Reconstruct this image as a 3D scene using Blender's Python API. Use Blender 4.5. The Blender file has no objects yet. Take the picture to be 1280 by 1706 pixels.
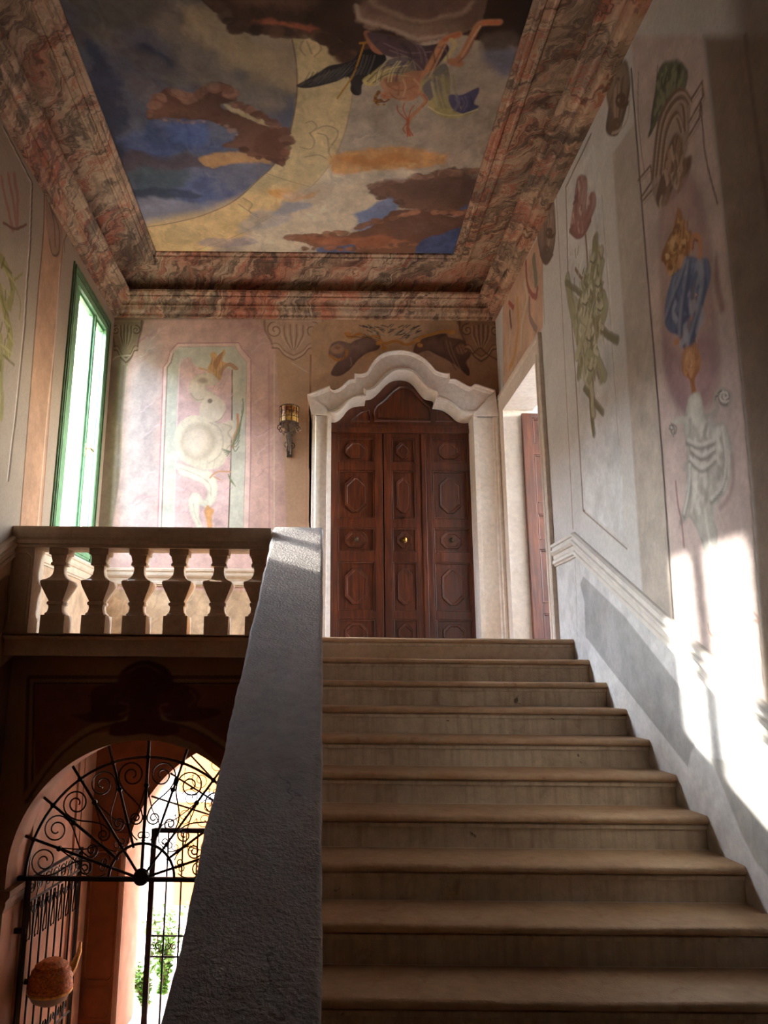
import bpy, bmesh, math, random
import numpy as np
from mathutils import Vector, Matrix

# ---------------------------------------------------------------- camera
F_PX, PITCH, ROLL, CX = 1231.26, .2217, .009, 535.91       # measured for a 1280 x 1706 frame
CZ = -.3096                                                # eye height; the landing floor is z = 0
S = bpy.context.scene
cam_data = bpy.data.cameras.new('camera')
cam = bpy.data.objects.new('camera', cam_data)
S.collection.objects.link(cam)
cam_data.sensor_fit = 'VERTICAL'
cam_data.sensor_height = 24.0
cam_data.lens = F_PX / 1706 * 24.0
cam_data.shift_x = (640 - CX) / 1706
cam_data.clip_start = .05
cam.matrix_world = Matrix.Translation((0, 0, CZ)) @ Matrix.Rotation(math.pi / 2 + PITCH, 4, 'X') @ Matrix.Rotation(ROLL, 4, 'Z')
S.camera = cam

# ---------------------------------------------------------------- light and exposure
S.view_settings.view_transform = 'Standard'
S.view_settings.look = 'None'
S.view_settings.gamma = 1
S.view_settings.use_curve_mapping = False
S.view_settings.exposure = 0.0
SUN_DIR = Vector((1, -.755, -.685))
SUN_STRENGTH = 20.0
SKY_STRENGTH = 17.5
sun_data = bpy.data.lights.new('sun', 'SUN')
sun = bpy.data.objects.new('sun', sun_data)
S.collection.objects.link(sun)
sun_data.energy = SUN_STRENGTH
sun_data.angle = math.radians(.9)
sun_data.color = (1, .90, .78)
sun.rotation_euler = SUN_DIR.to_track_quat('-Z', 'Y').to_euler()
sun.location = (-12, 16, 12)
world = bpy.data.worlds.new('sky')
S.world = world
world.use_nodes = True
wn = world.node_tree.nodes
sky = wn.new('ShaderNodeTexSky')
sky.sky_type = 'NISHITA'
sky.sun_disc = False
sky.sun_elevation = math.radians(28.7)
sky.sun_rotation = math.radians(-53)
sky.air_density = 1.0
sky.dust_density = .7
sky.ozone_density = 1.0
wn['Background'].inputs['Strength'].default_value = SKY_STRENGTH
hs = wn.new('ShaderNodeHueSaturation'); hs.inputs['Saturation'].default_value = .6
world.node_tree.links.new(sky.outputs[0], hs.inputs['Color'])
world.node_tree.links.new(hs.outputs[0], wn['Background'].inputs[0])


def portal(name, loc, rot, sx, sy):
    d = bpy.data.lights.new(name, 'AREA')
    d.shape = 'RECTANGLE'; d.size = sx; d.size_y = sy
    d.cycles.is_portal = True
    o = bpy.data.objects.new(name, d)
    o.location = loc; o.rotation_euler = rot
    S.collection.objects.link(o)


portal('window_sky_portal', (-2.62, 6.86, 2.05), (0, -math.pi / 2, 0), 2.7, 1.3)
portal('side_room_sky_portal', (5.45, 7.0, 1.95), (0, math.pi / 2, 0), 2.2, 2.6)
portal('archway_sky_portal', (-.63, 8.4, -2.2), (-math.pi / 2, 0, 0), 2.6, 2.9)
S.cycles.max_bounces = 14
S.cycles.diffuse_bounces = 6
S.cycles.glossy_bounces = 4
S.cycles.sample_clamp_indirect = 6
S.cycles.caustics_reflective = False
S.cycles.caustics_refractive = False

# ---------------------------------------------------------------- room measures
XL, XR, YB, YN = -2.345, 1.933, 7.62, -2.2
D0, TR, RI = 5.696, .2998, .16          # nosing of the landing, tread, riser
SL = RI / TR
ZC = 4.115                              # painted ceiling
ZG = -3.6                               # ground level of the passage
rng = random.Random(7)


def ray(x, y):
    a, b = x - CX, y - 853
    c, s = math.cos(ROLL), math.sin(ROLL)
    u = c * a + s * b; v = -s * a + c * b
    return u, F_PX * math.cos(PITCH) + v * math.sin(PITCH), F_PX * math.sin(PITCH) - v * math.cos(PITCH)


def at(x, y, X=None, Y=None, Z=None):
    """the point of a wall (X, Y or Z fixed) that was measured at a spot of the photograph"""
    r = ray(x, y)
    t = X / r[0] if X is not None else Y / r[1] if Y is not None else (Z - CZ) / r[2]
    return Vector((r[0] * t, r[1] * t, CZ + r[2] * t))


def lin(c):
    return tuple(((v / 255) / 12.92 if v / 255 <= .04045 else ((v / 255 + .055) / 1.055) ** 2.4) for v in c)


# ---------------------------------------------------------------- node helpers
def new_mat(name, rough=.7, metallic=0.0, spec=.5):
    m = bpy.data.materials.new(name); m.use_nodes = True
    nt = m.node_tree; b = nt.nodes['Principled BSDF']
    b.inputs['Roughness'].default_value = rough
    b.inputs['Metallic'].default_value = metallic
    b.inputs['Specular IOR Level'].default_value = spec
    return m, nt, b


def nd(nt, t, **kw):
    n = nt.nodes.new(t)
    for k, v in kw.items():
        if isinstance(v, (int, float, tuple)) and k in n.inputs: n.inputs[k].default_value = v
        else: setattr(n, k, v)
    return n


def noise(nt, vec, scale, detail=4, rough=.55, dist=0.0):
    n = nd(nt, 'ShaderNodeTexNoise')
    n.inputs['Scale'].default_value = scale; n.inputs['Detail'].default_value = detail
    n.inputs['Roughness'].default_value = rough; n.inputs['Distortion'].default_value = dist
    nt.links.new(vec, n.inputs['Vector'])
    return n.outputs['Fac']


def ramp(nt, fac, stops):
    r = nd(nt, 'ShaderNodeValToRGB')
    while len(r.color_ramp.elements) < len(stops): r.color_ramp.elements.new(.5)
    for e, (p, c) in zip(r.color_ramp.elements, stops):
        e.position = p
        e.color = (*lin(c), 1) if isinstance(c, tuple) else (c, c, c, 1)
    nt.links.new(fac, r.inputs['Fac'])
    return r.outputs['Color']


def mix(nt, fac, a, b, mode='MIX'):
    m = nd(nt, 'ShaderNodeMix', data_type='RGBA', blend_type=mode)
    for sock, v in ((m.inputs[0], fac), (m.inputs[6], a), (m.inputs[7], b)):
        if isinstance(v, (int, float)): sock.default_value = v
        elif isinstance(v, tuple): sock.default_value = (*lin(v), 1)
        else: nt.links.new(v, sock)
    return m.outputs[2]


def objcoord(nt, scale=(1, 1, 1), loc=(0, 0, 0)):
    g = nd(nt, 'ShaderNodeNewGeometry')
    mp = nd(nt, 'ShaderNodeMapping')
    mp.inputs['Scale'].default_value = scale; mp.inputs['Location'].default_value = loc
    nt.links.new(g.outputs['Position'], mp.inputs['Vector'])
    return mp.outputs['Vector']


def bump(nt, b, h, strength, dist=.01):
    n = nd(nt, 'ShaderNodeBump')
    n.inputs['Strength'].default_value = strength; n.inputs['Distance'].default_value = dist
    nt.links.new(h, n.inputs['Height']); nt.links.new(n.outputs[0], b.inputs['Normal'])


def simple(name, col, rough=.6, metallic=0.0, var=.12, scale=20, bmp=.0, spec=.5):
    m, nt, b = new_mat(name, rough, metallic, spec)
    v = objcoord(nt)
    f = noise(nt, v, scale)
    lo = tuple(max(0, c * (1 - var)) for c in col); hi = tuple(min(255, c * (1 + var)) for c in col)
    nt.links.new(ramp(nt, f, [(.3, lo), (.7, hi)]), b.inputs['Base Color'])
    if bmp: bump(nt, b, f, bmp)
    return m


def fresco_mat():
    m, nt, b = new_mat('fresco_plaster', .85, 0, .25)
    a = nd(nt, 'ShaderNodeVertexColor', layer_name='Col')
    v = objcoord(nt)
    f1 = noise(nt, v, 3.2, 8, .65); f2 = noise(nt, v, 38, 5, .6); f3 = noise(nt, v, 170, 2, .5)
    c = mix(nt, 1.0, a.outputs['Color'], ramp(nt, f1, [(.3, .86), (.7, 1.0)]), 'MULTIPLY')
    c = mix(nt, 1.0, c, ramp(nt, f2, [(.35, .88), (.65, 1.0)]), 'MULTIPLY')
    # fine darker craquelure specks
    c = mix(nt, ramp(nt, f3, [(.24, .35), (.32, 0.0)]), c, (90, 70, 58), 'MIX')
    nt.links.new(c, b.inputs['Base Color'])
    bump(nt, b, f2, .12, .006)
    return m


def marble_mat(name, base=(214, 180, 150), dark=(70, 50, 42), red=(168, 88, 66), along=1.0):
    m, nt, b = new_mat(name, .5, 0, .35)
    p = objcoord(nt)
    g = nd(nt, 'ShaderNodeSeparateXYZ'); nt.links.new(p, g.inputs[0])
    # coordinate that runs along the mouldings on every side of the room
    ad = nd(nt, 'ShaderNodeMath', operation='ADD'); nt.links.new(g.outputs[0], ad.inputs[0]); nt.links.new(g.outputs[1], ad.inputs[1])
    warp = noise(nt, p, 2.2, 4, .6)
    cb = nd(nt, 'ShaderNodeCombineXYZ')
    ma = nd(nt, 'ShaderNodeMath', operation='MULTIPLY_ADD'); nt.links.new(warp, ma.inputs[0]); ma.inputs[1].default_value = .9
    nt.links.new(ad.outputs[0], ma.inputs[2]); nt.links.new(ma.outputs[0], cb.inputs[0])
    zz = nd(nt, 'ShaderNodeMath', operation='MULTIPLY'); nt.links.new(g.outputs[2], zz.inputs[0]); zz.inputs[1].default_value = .45
    xx = nd(nt, 'ShaderNodeMath', operation='MULTIPLY'); nt.links.new(g.outputs[0], xx.inputs[0]); xx.inputs[1].default_value = .45
    nt.links.new(zz.outputs[0], cb.inputs[2]); nt.links.new(xx.outputs[0], cb.inputs[1])
    v = cb.outputs[0]
    patch = noise(nt, v, 1.9, 3, .5)
    vein = noise(nt, v, 2.4, 5, .6, .25)
    vein2 = noise(nt, v, 3.4, 6, .64, .45)
    mott = noise(nt, p, 14, 5, .6)
    c = ramp(nt, mott, [(.3, tuple(int(x * .84) for x in base)), (.7, base)])
    c = mix(nt, ramp(nt, patch, [(.52, 0.0), (.62, .55), (.76, .8)]), c, red)
    c = mix(nt, ramp(nt, patch, [(.34, .7), (.43, 0.0)]), c, (128, 108, 92))
    def band(fac, c0, w, top=1.0):
        return ramp(nt, fac, [(c0 - w, 0.0), (c0, top), (c0 + w, 0.0)])
    c = mix(nt, band(vein2, .56, .035, .85), c, red)
    c = mix(nt, band(vein2, .44, .03, .55), c, (104, 74, 60))
    c = mix(nt, band(vein, .50, .035, .8), c, dark)
    c = mix(nt, band(vein, .40, .012, .7), c, dark)
    sm = ramp(nt, noise(nt, v, 2.9, 6, .66, .6), [(.52, 0.0), (.66, .85)])
    c = mix(nt, sm, c, dark)
    nt.links.new(c, b.inputs['Base Color'])
    bump(nt, b, vein2, .08, .005)
    return m


def stone_mat(name, lo, hi, stain, rough=.6, bmp=.25, sc=1.0, stain_amt=.5, crack=False, spec=.4, streak=False):
    m, nt, b = new_mat(name, rough, 0, spec)
    v = objcoord(nt)
    f1 = noise(nt, v, 2.4 * sc, 6, .6); f2 = noise(nt, v, 22 * sc, 6, .65); f3 = noise(nt, v, 90 * sc, 3)
    c = ramp(nt, f1, [(.32, lo), (.68, hi)])
    c = mix(nt, 1.0, c, ramp(nt, f2, [(.35, .82), (.65, 1.0)]), 'MULTIPLY')
    c = mix(nt, ramp(nt, noise(nt, v, 7 * sc, 5, .7, .6), [(.58, 0.0), (.74, stain_amt)]), c, stain)
    if streak:
        vs = objcoord(nt, (26, 26, 1.6))
        c = mix(nt, ramp(nt, noise(nt, vs, 1.0, 4, .6), [(.45, 0.0), (.75, .5)]), c, stain)
        c = mix(nt, ramp(nt, noise(nt, objcoord(nt, (1, 1, 1), (3, 1, 9)), 9, 3, .6, .8), [(.70, 0.0), (.74, .8)]), c, (70, 42, 28))
    if crack:
        vo = nd(nt, 'ShaderNodeTexVoronoi', feature='DISTANCE_TO_EDGE'); vo.inputs['Scale'].default_value = 1.6
        wv = mix(nt, .32, v, nd_noise_vec(nt, v, 4), 'MIX')
        nt.links.new(wv, vo.inputs['Vector'])
        ck = ramp(nt, vo.outputs['Distance'], [(0.0, .55), (.006, 0.0)])
        gate = ramp(nt, noise(nt, v, 3.1, 2), [(.56, 0.0), (.64, 1.0)])
        k = nd(nt, 'ShaderNodeMath', operation='MULTIPLY'); nt.links.new(ck, k.inputs[0]); nt.links.new(gate, k.inputs[1])
        c = mix(nt, k.outputs[0], c, tuple(int(x * .45) for x in lo))
    nt.links.new(c, b.inputs['Base Color'])
    h = nd(nt, 'ShaderNodeMath', operation='ADD'); nt.links.new(f2, h.inputs[0]); nt.links.new(f3, h.inputs[1])
    bump(nt, b, h.outputs[0], bmp, .012)
    return m


def nd_noise_vec(nt, v, scale):
    n = nd(nt, 'ShaderNodeTexNoise'); n.inputs['Scale'].default_value = scale; n.inputs['Detail'].default_value = 5
    nt.links.new(v, n.inputs['Vector'])
    return n.outputs['Color']


def wood_mat():
    m, nt, b = new_mat('varnished_walnut', .36, 0, .5)
    v = objcoord(nt, (22, 22, 1.4))
    f = noise(nt, v, 1.3, 7, .65, 1.2); g = noise(nt, objcoord(nt), 2.2, 3)
    c = ramp(nt, f, [(.28, (46, 20, 10)), (.5, (84, 38, 18)), (.75, (126, 62, 30))])
    c = mix(nt, 1.0, c, ramp(nt, g, [(.3, .6), (.7, 1.0)]), 'MULTIPLY')
    nt.links.new(c, b.inputs['Base Color'])
    bump(nt, b, f, .08, .004)
    return m


M = dict(
    fresco=fresco_mat(),
    marble=marble_mat('painted_marble'),
    stone=stone_mat('pale_door_stone', (232, 214, 198), (246, 234, 222), (206, 168, 140), .55, .06, stain_amt=.3),
    step=stone_mat('worn_step_stone', (176, 140, 106), (206, 176, 142), (138, 92, 60), .42, .22, 1.0, .6, spec=.5),
    riser=stone_mat('stained_riser_stone', (196, 176, 150), (222, 206, 182), (128, 98, 72), .6, .2, 1.0, .5, streak=True),
    parapet=stone_mat('rough_grey_parapet_stone', (158, 150, 148), (184, 176, 172), (128, 112, 104), .62, 1.0, .8, .5, crack=True),
    baluster=stone_mat('brown_grey_baluster_stone', (190, 160, 132), (212, 186, 160), (150, 112, 84), .6, .2),
    wood=wood_mat(),
    iron=simple('black_wrought_iron', (26, 18, 16), .55, .6, .3, 40),
    bronze=simple('dark_bronze', (78, 62, 50), .45, .8, .35, 60),
    brass=simple('polished_brass', (205, 165, 90), .25, 1.0, .1, 30),
    green=simple('green_window_paint', (118, 158, 118), .4, 0, .12, 12),
    greendark=simple('dark_green_casing_paint', (84, 108, 76), .45, 0, .15, 12),
    orange=simple('burnt_orange_plaster', (122, 74, 48), .85, 0, .10, 5, .1, .2),
    pinkwall=simple('salmon_plaster', (172, 140, 122), .85, 0, .08, 5, .1, .2),
    nearwall=simple('umber_plaster', (128, 106, 90), .9, 0, .1, 5, .1, .2),
    white=simple('white_plaster', (226, 224, 220), .85, 0, .04, 6, .05, .2),
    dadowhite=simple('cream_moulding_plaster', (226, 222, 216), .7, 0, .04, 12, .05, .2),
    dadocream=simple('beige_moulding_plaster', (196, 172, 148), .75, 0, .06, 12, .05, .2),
    terracotta=simple('dark_plaster', (110, 84, 66), .85, 0, .15, 5, .1, .2),
    floor=stone_mat('landing_floor_stone', (186, 160, 132), (210, 186, 158), (150, 112, 84), .35, .1),
    lane=simple('worn_lane_paving', (124, 116, 100), .95, 0, .15, 8, .3, .2),
    gravel=simple('pale_courtyard_gravel', (214, 206, 192), .95, 0, .1, 60, .3, .2),
    peach=simple('peach_facade_plaster', (226, 128, 66), .85, 0, .06, 4, .05, .2),
    jamb=simple('daylit_jamb_plaster', (214, 186, 170), .85, 0, .06, 5, .08, .2),
    facade=simple('pale_facade_plaster', (224, 200, 176), .85, 0, .05, 4, .05, .2),
    leaf=simple('fresh_green_leaf', (96, 140, 52), .5, 0, .35, 30),
    stem=simple('brown_stem', (96, 66, 44), .7, 0, .2, 30),
    pot=simple('terracotta_pot', (176, 98, 62), .8, 0, .12, 20, .2),
    wicker=simple('brown_wicker', (168, 98, 44), .6, 0, .35, 60, .4),
    gilt=simple('gilded_wood', (216, 172, 96), .45, .3, .2, 30),
    greyceramic=simple('grey_enamel', (140, 132, 130), .5, 0, .12, 20),
)


def glass_mat():
    m, nt, b = new_mat('window_glass', .02)
    b.inputs['Base Color'].default_value = (.97, .99, 1, 1)
    nt.nodes.remove(b)
    out = nt.nodes['Material Output']
    t = nd(nt, 'ShaderNodeBsdfTransparent'); t.inputs[0].default_value = (.93, .96, .97, 1)
    g = nd(nt, 'ShaderNodeBsdfGlossy'); g.inputs['Roughness'].default_value = .02
    fr = nd(nt, 'ShaderNodeFresnel'); fr.inputs[0].default_value = 1.35
    mx = nd(nt, 'ShaderNodeMixShader')
    ge = nd(nt, 'ShaderNodeNewGeometry'); k = nd(nt, 'ShaderNodeMath', operation='MULTIPLY'); inv = nd(nt, 'ShaderNodeMath', operation='SUBTRACT'); inv.inputs[0].default_value = 1.0
    nt.links.new(ge.outputs['Backfacing'], inv.inputs[1]); nt.links.new(fr.outputs[0], k.inputs[0]); nt.links.new(inv.outputs[0], k.inputs[1])
    nt.links.new(k.outputs[0], mx.inputs[0]); nt.links.new(t.outputs[0], mx.inputs[1]); nt.links.new(g.outputs[0], mx.inputs[2])
    nt.links.new(mx.outputs[0], out.inputs[0])
    return m


def stained_mat():
    m, nt, b = new_mat('amber_leaded_glass', .3)
    v = objcoord(nt, (1, 1, 1))
    vo = nd(nt, 'ShaderNodeTexVoronoi'); vo.inputs['Scale'].default_value = 34
    nt.links.new(v, vo.inputs['Vector'])
    s = nd(nt, 'ShaderNodeSeparateXYZ'); nt.links.new(v, s.inputs[0])
    r = nd(nt, 'ShaderNodeMapRange'); nt.links.new(s.outputs[2], r.inputs[0])
    r.inputs[1].default_value = 2.30; r.inputs[2].default_value = 2.62
    bandc = ramp(nt, r.outputs[0], [(.34, 0.0), (.42, .9), (.60, .9), (.68, 0.0)])
    c = ramp(nt, vo.outputs['Color'], [(.2, (206, 150, 62)), (.6, (226, 188, 110)), (.9, (180, 116, 40))])
    c2 = ramp(nt, vo.outputs['Color'], [(.3, (120, 26, 22)), (.5, (60, 22, 18)), (.7, (176, 120, 50))])
    nt.links.new(mix(nt, bandc, c, c2), b.inputs['Base Color'])
    b.inputs['Transmission Weight'].default_value = .35
    return m


M['glass'] = glass_mat(); M['stained'] = stained_mat()


# ---------------------------------------------------------------- object helpers
def link(name, me, mat=None, parent=None):
    o = bpy.data.objects.new(name, me)
    S.collection.objects.link(o)
    if mat is not None:
        for q in (mat if isinstance(mat, (list, tuple)) else [mat]): me.materials.append(M[q] if isinstance(q, str) else q)
    if parent is not None: o.parent = parent
    return o


def obj(name, bm, mat, parent=None, smooth=False):
    bmesh.ops.recalc_face_normals(bm, faces=bm.faces)
    me = bpy.data.meshes.new(name); bm.to_mesh(me); bm.free()
    if smooth:
        me.polygons.foreach_set('use_smooth', [True] * len(me.polygons))
        o = link(name, me, mat, parent)
        try: me.set_sharp_from_angle(angle=math.radians(38))
        except Exception: pass
        return o
    return link(name, me, mat, parent)


def tag(o, label=None, cat=None, group=None, kind=None):
    if label: o['label'] = label
    if cat: o['category'] = cat
    if group: o['group'] = group
    if kind: o['kind'] = kind
    return o


def struct(o, label, cat):
    return tag(o, label, cat, kind='structure')


def empty(name, loc=(0, 0, 0)):
    o = bpy.data.objects.new(name, None); S.collection.objects.link(o)
    o.location = (0, 0, 0); o.empty_display_size = .1
    return o


def box(bm, x0, x1, y0, y1, z0, z1, bev=0):
    vs = [bm.verts.new((x, y, z)) for x in (x0, x1) for y in (y0, y1) for z in (z0, z1)]
    fs = [bm.faces.new([vs[i] for i in q]) for q in ((0, 1, 3, 2), (4, 6, 7, 5), (0, 4, 5, 1), (2, 3, 7, 6), (0, 2, 6, 4), (1, 5, 7, 3))]
    if bev:
        es = list({e for f in fs for e in f.edges})
        bmesh.ops.bevel(bm, geom=es, offset=bev, segments=2, affect='EDGES', profile=.6)
    return vs


def prism(bm, pts, axis, a0, a1):
    """closed 2D polygon extruded along an axis; pts are the two other coordinates in x,y,z order"""
    def P(p, a):
        return {'x': (a, p[0], p[1]), 'y': (p[0], a, p[1]), 'z': (p[0], p[1], a)}[axis]
    A = [bm.verts.new(P(p, a0)) for p in pts]; B = [bm.verts.new(P(p, a1)) for p in pts]
    n = len(pts)
    for i in range(n): bm.faces.new((A[i], A[(i + 1) % n], B[(i + 1) % n], B[i]))
    f1 = bm.faces.new(A[::-1]); f2 = bm.faces.new(B)
    if n > 4: bmesh.ops.triangulate(bm, faces=[f1, f2])


def tube(bm, pts, r, n=6, closed=False, caps=True):
    pts = [Vector(p) for p in pts]
    m = len(pts); rings = []
    rr = r if isinstance(r, (list, tuple)) else [r] * m
    up = None
    for i, p in enumerate(pts):
        d = (pts[(i + 1) % m] - pts[i - 1]) if (closed or 0 < i < m - 1) else (pts[1] - pts[0] if i == 0 else pts[-1] - pts[-2])
        d.normalize()
        if up is None:
            up = Vector((0, 0, 1)) if abs(d.z) < .9 else Vector((1, 0, 0))
        s = d.cross(up)
        if s.length < 1e-4: s = d.cross(Vector((0, 1, 0)))
        s.normalize(); up = s.cross(d).normalized()
        rings.append([bm.verts.new(p + (s * math.cos(2 * math.pi * k / n) + up * math.sin(2 * math.pi * k / n)) * rr[i]) for k in range(n)])
    for i in range(m if closed else m - 1):
        A, B = rings[i], rings[(i + 1) % m]
        for k in range(n): bm.faces.new((A[k], A[(k + 1) % n], B[(k + 1) % n], B[k]))
    if caps and not closed:
        bm.faces.new(rings[0][::-1]); bm.faces.new(rings[-1])


def lathe(bm, prof, cx, cy, n=24, square=False):
    rings = []
    for r, z in prof:
        if square:
            c = [(-1, -1), (1, -1), (1, 1), (-1, 1)]
            rings.append([bm.verts.new((cx + a * r, cy + b * r, z)) for a, b in c])
        else:
            rings.append([bm.verts.new((cx + r * math.cos(2 * math.pi * k / n), cy + r * math.sin(2 * math.pi * k / n), z)) for k in range(n)])
    m = len(rings[0])
    for A, B in zip(rings, rings[1:]):
        for k in range(m): bm.faces.new((A[k], A[(k + 1) % m], B[(k + 1) % m], B[k]))
    bm.faces.new(rings[0][::-1]); bm.faces.new(rings[-1])


def spiral(cx, cz, r0, a0, turns, sgn, r1=.12, n=26):
    """2D points of a scroll, from the outside inwards"""
    out = []
    for i in range(n + 1):
        t = i / n
        a = a0 + sgn * turns * 2 * math.pi * t
        r = r0 * ((1 - t) + r1 * t)
        out.append((cx + r * math.cos(a), cz + r * math.sin(a)))
    return out


# ---------------------------------------------------------------- fresco painter
def vnoise(U, V, scale, seed, ani=1.0):
    r = np.random.RandomState(seed); L = r.rand(64, 64)
    x = U * scale; y = V * scale * ani
    xi = np.floor(x).astype(int); yi = np.floor(y).astype(int)
    fx = x - xi; fy = y - yi; fx = fx * fx * (3 - 2 * fx); fy = fy * fy * (3 - 2 * fy)
    g = lambda a, b: L[a % 64, b % 64]
    return (g(xi, yi) * (1 - fx) + g(xi + 1, yi) * fx) * (1 - fy) + (g(xi, yi + 1) * (1 - fx) + g(xi + 1, yi + 1) * fx) * fy


def fbm(U, V, scale, seed, octs=4, ani=1.0):
    s = 0; a = .5; t = 0
    for o in range(octs):
        s = s + a * vnoise(U, V, scale * 2 ** o, seed + o, ani); t += a; a *= .55
    return s / t


def catmull(pts, closed, k=6):
    P = np.array(pts, float); n = len(P); out = []
    rngi = range(n) if closed else range(n - 1)
    for i in rngi:
        p0, p1, p2, p3 = (P[(i - 1) % n], P[i], P[(i + 1) % n], P[(i + 2) % n]) if closed else (P[max(i - 1, 0)], P[i], P[i + 1], P[min(i + 2, n - 1)])
        for j in range(k):
            t = j / k
            out.append(.5 * ((2 * p1) + (-p0 + p2) * t + (2 * p0 - 5 * p1 + 4 * p2 - p3) * t * t + (-p0 + 3 * p1 - 3 * p2 + p3) * t ** 3))
    if not closed: out.append(P[-1])
    return np.array(out)


class Painter:
    """paints pigment on a wall grid, in metres on the wall, from shapes given in image pixels"""
    def __init__(s, us, vs, plane, base, seed=1, mottle=.06):
        s.us, s.vs, s.plane = np.array(us), np.array(vs), plane
        s.U, s.V = np.meshgrid(s.us, s.vs, indexing='ij')
        s.C = np.empty(s.U.shape + (3,)); s.C[:] = lin(base)
        s.seed = seed; s.n = 0
        s.N = fbm(s.U, s.V, 2.2, seed, 5)
        s.N2 = fbm(s.U, s.V, 9, seed + 20, 4)
        s.WX = 1.7 * (fbm(s.U, s.V, 5, seed + 40, 6) - .5); s.WY = 1.7 * (fbm(s.U, s.V, 5, seed + 60, 6) - .5)
        s.B = fbm(s.U + .25 * s.WX, s.V + .25 * s.WY, 16, seed + 80, 4, .35)

    def conv(s, p):  # image pixel position cast through the camera onto the wall plane
        k, c = s.plane
        q = at(p[0], p[1], **{k: c})
        return (q.y, q.z) if k == 'X' else (q.x, q.z) if k == 'Y' else (q.x, q.y)

    def _win(s, P, pad):
        i0, i1 = np.searchsorted(s.us, [P[:, 0].min() - pad, P[:, 0].max() + pad])
        j0, j1 = np.searchsorted(s.vs, [P[:, 1].min() - pad, P[:, 1].max() + pad])
        return slice(i0, i1), slice(j0, j1)

    def _dist(s, P, X, Y, closed):
        d = np.full(X.shape, 1e9); ins = np.zeros(X.shape, bool); n = len(P)
        for i in range(n if closed else n - 1):
            a = P[i]; b = P[(i + 1) % n]; e = b - a; L = e @ e + 1e-12
            t = np.clip(((X - a[0]) * e[0] + (Y - a[1]) * e[1]) / L, 0, 1)
            d = np.minimum(d, (X - a[0] - t * e[0]) ** 2 + (Y - a[1] - t * e[1]) ** 2)
            if closed:
                cr = ((a[1] > Y) != (b[1] > Y)) & (X < (b[0] - a[0]) * (Y - a[1]) / (b[1] - a[1] + 1e-12) + a[0])
                ins ^= cr
        d = np.sqrt(d)
        return np.where(ins, -d, d) if closed else d

    def _apply(s, w, al, col, tex=0.0):
        col = np.array(lin(col))
        c = s.C[w]
        if tex: col = col * (1 + tex * (s.N2[w][..., None] - .5) * 2 + tex * (s.N[w][..., None] - .5) + 1.4 * tex * (s.B[w][..., None] - .5))
        s.C[w] = c * (1 - al[..., None]) + col * al[..., None]

    def poly(s, pts, col, soft=.01, a=1.0, wob=0.0, smooth=True, tex=.2, raw=False, edge=0.0, ew=.03, vol=0.0, col2=None):
        P = np.array([p if raw else s.conv(p) for p in pts])
        if smooth: P = catmull(P, True)
        w = s._win(P, soft + wob + .02)
        if s.U[w].size == 0: return
        X, Y = s.U[w] + wob * 2 * s.WX[w], s.V[w] + wob * 2 * s.WY[w]
        d = s._dist(P, X, Y, True)
        t = np.clip(.5 - d / (2 * max(soft, 1e-4)), 0, 1)
        al = t * t * (3 - 2 * t) * a
        s._apply(w, al, col, tex)
        if col2 is not None:            # second pigment brushed in along one flank and in the folds
            c0 = P.mean(0); R = max(P.max(0) - P.min(0)) / 2
            q = ((X - c0[0]) * .55 - (Y - c0[1]) * .83) / R + 1.6 * (s.N2[w] - .5) + 1.2 * (s.B[w] - .5)
            s._apply(w, al * np.clip(q * 1.1 + .35, 0, 1), col2, tex)
        if edge:
            k = np.exp(-np.clip(-d, 0, None) / ew) * (d < soft)
            s._apply(w, al * k * edge, tuple(v * .45 for v in col), 0)

    def volute(s, c, r_px, a0, turns, sgn, wid, col, soft=.008, **k):
        pts = [(c[0] + r_px * (1 - .85 * t) * math.cos(a0 + sgn * turns * 6.283 * t), c[1] + r_px * (1 - .85 * t) * math.sin(a0 + sgn * turns * 6.283 * t)) for t in [i / 16 for i in range(17)]]
        s.stroke(pts, wid, col, soft, **k)

    def stroke(s, pts, wid, col, soft=.006, a=1.0, wob=0.0, smooth=True, tex=.08, raw=False, taper=False):
        P = np.array([p if raw else s.conv(p) for p in pts])
        if smooth and len(P) > 2: P = catmull(P, False)
        w = s._win(P, wid + soft + wob + .01)
        if s.U[w].size == 0: return
        X, Y = s.U[w] + wob * 2 * s.WX[w], s.V[w] + wob * 2 * s.WY[w]
        d = s._dist(P, X, Y, False)
        t = np.clip((wid / 2 + soft / 2 - d) / soft, 0, 1)
        s._apply(w, t * t * (3 - 2 * t) * a, col, tex)

    def puffs(s, pts, cols, n, r0, r1, rg, soft=.35, a=.85):
        """small billows along a painted cloud edge"""
        for _ in range(n):
            i = rg.randrange(len(pts) - 1); t = rg.random(); p, q = pts[i], pts[i + 1]
            r_ = rg.uniform(r0, r1)
            s.blob((p[0] + (q[0] - p[0]) * t + rg.uniform(-2, 2), p[1] + (q[1] - p[1]) * t + rg.uniform(-2, 2)), r_ * rg.uniform(1, 1.6), r_, rg.choice(cols), soft, a, rg.uniform(-.5, .5), .02, .3)

    def moulding(s, pts, wid, light, dark, **k):
        """painted moulding: a dark and a light line side by side"""
        s.stroke(pts, wid, dark, **k)
        s.stroke([(p[0] - 2.2, p[1] - 1) for p in pts], wid * .6, light, **k)

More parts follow.
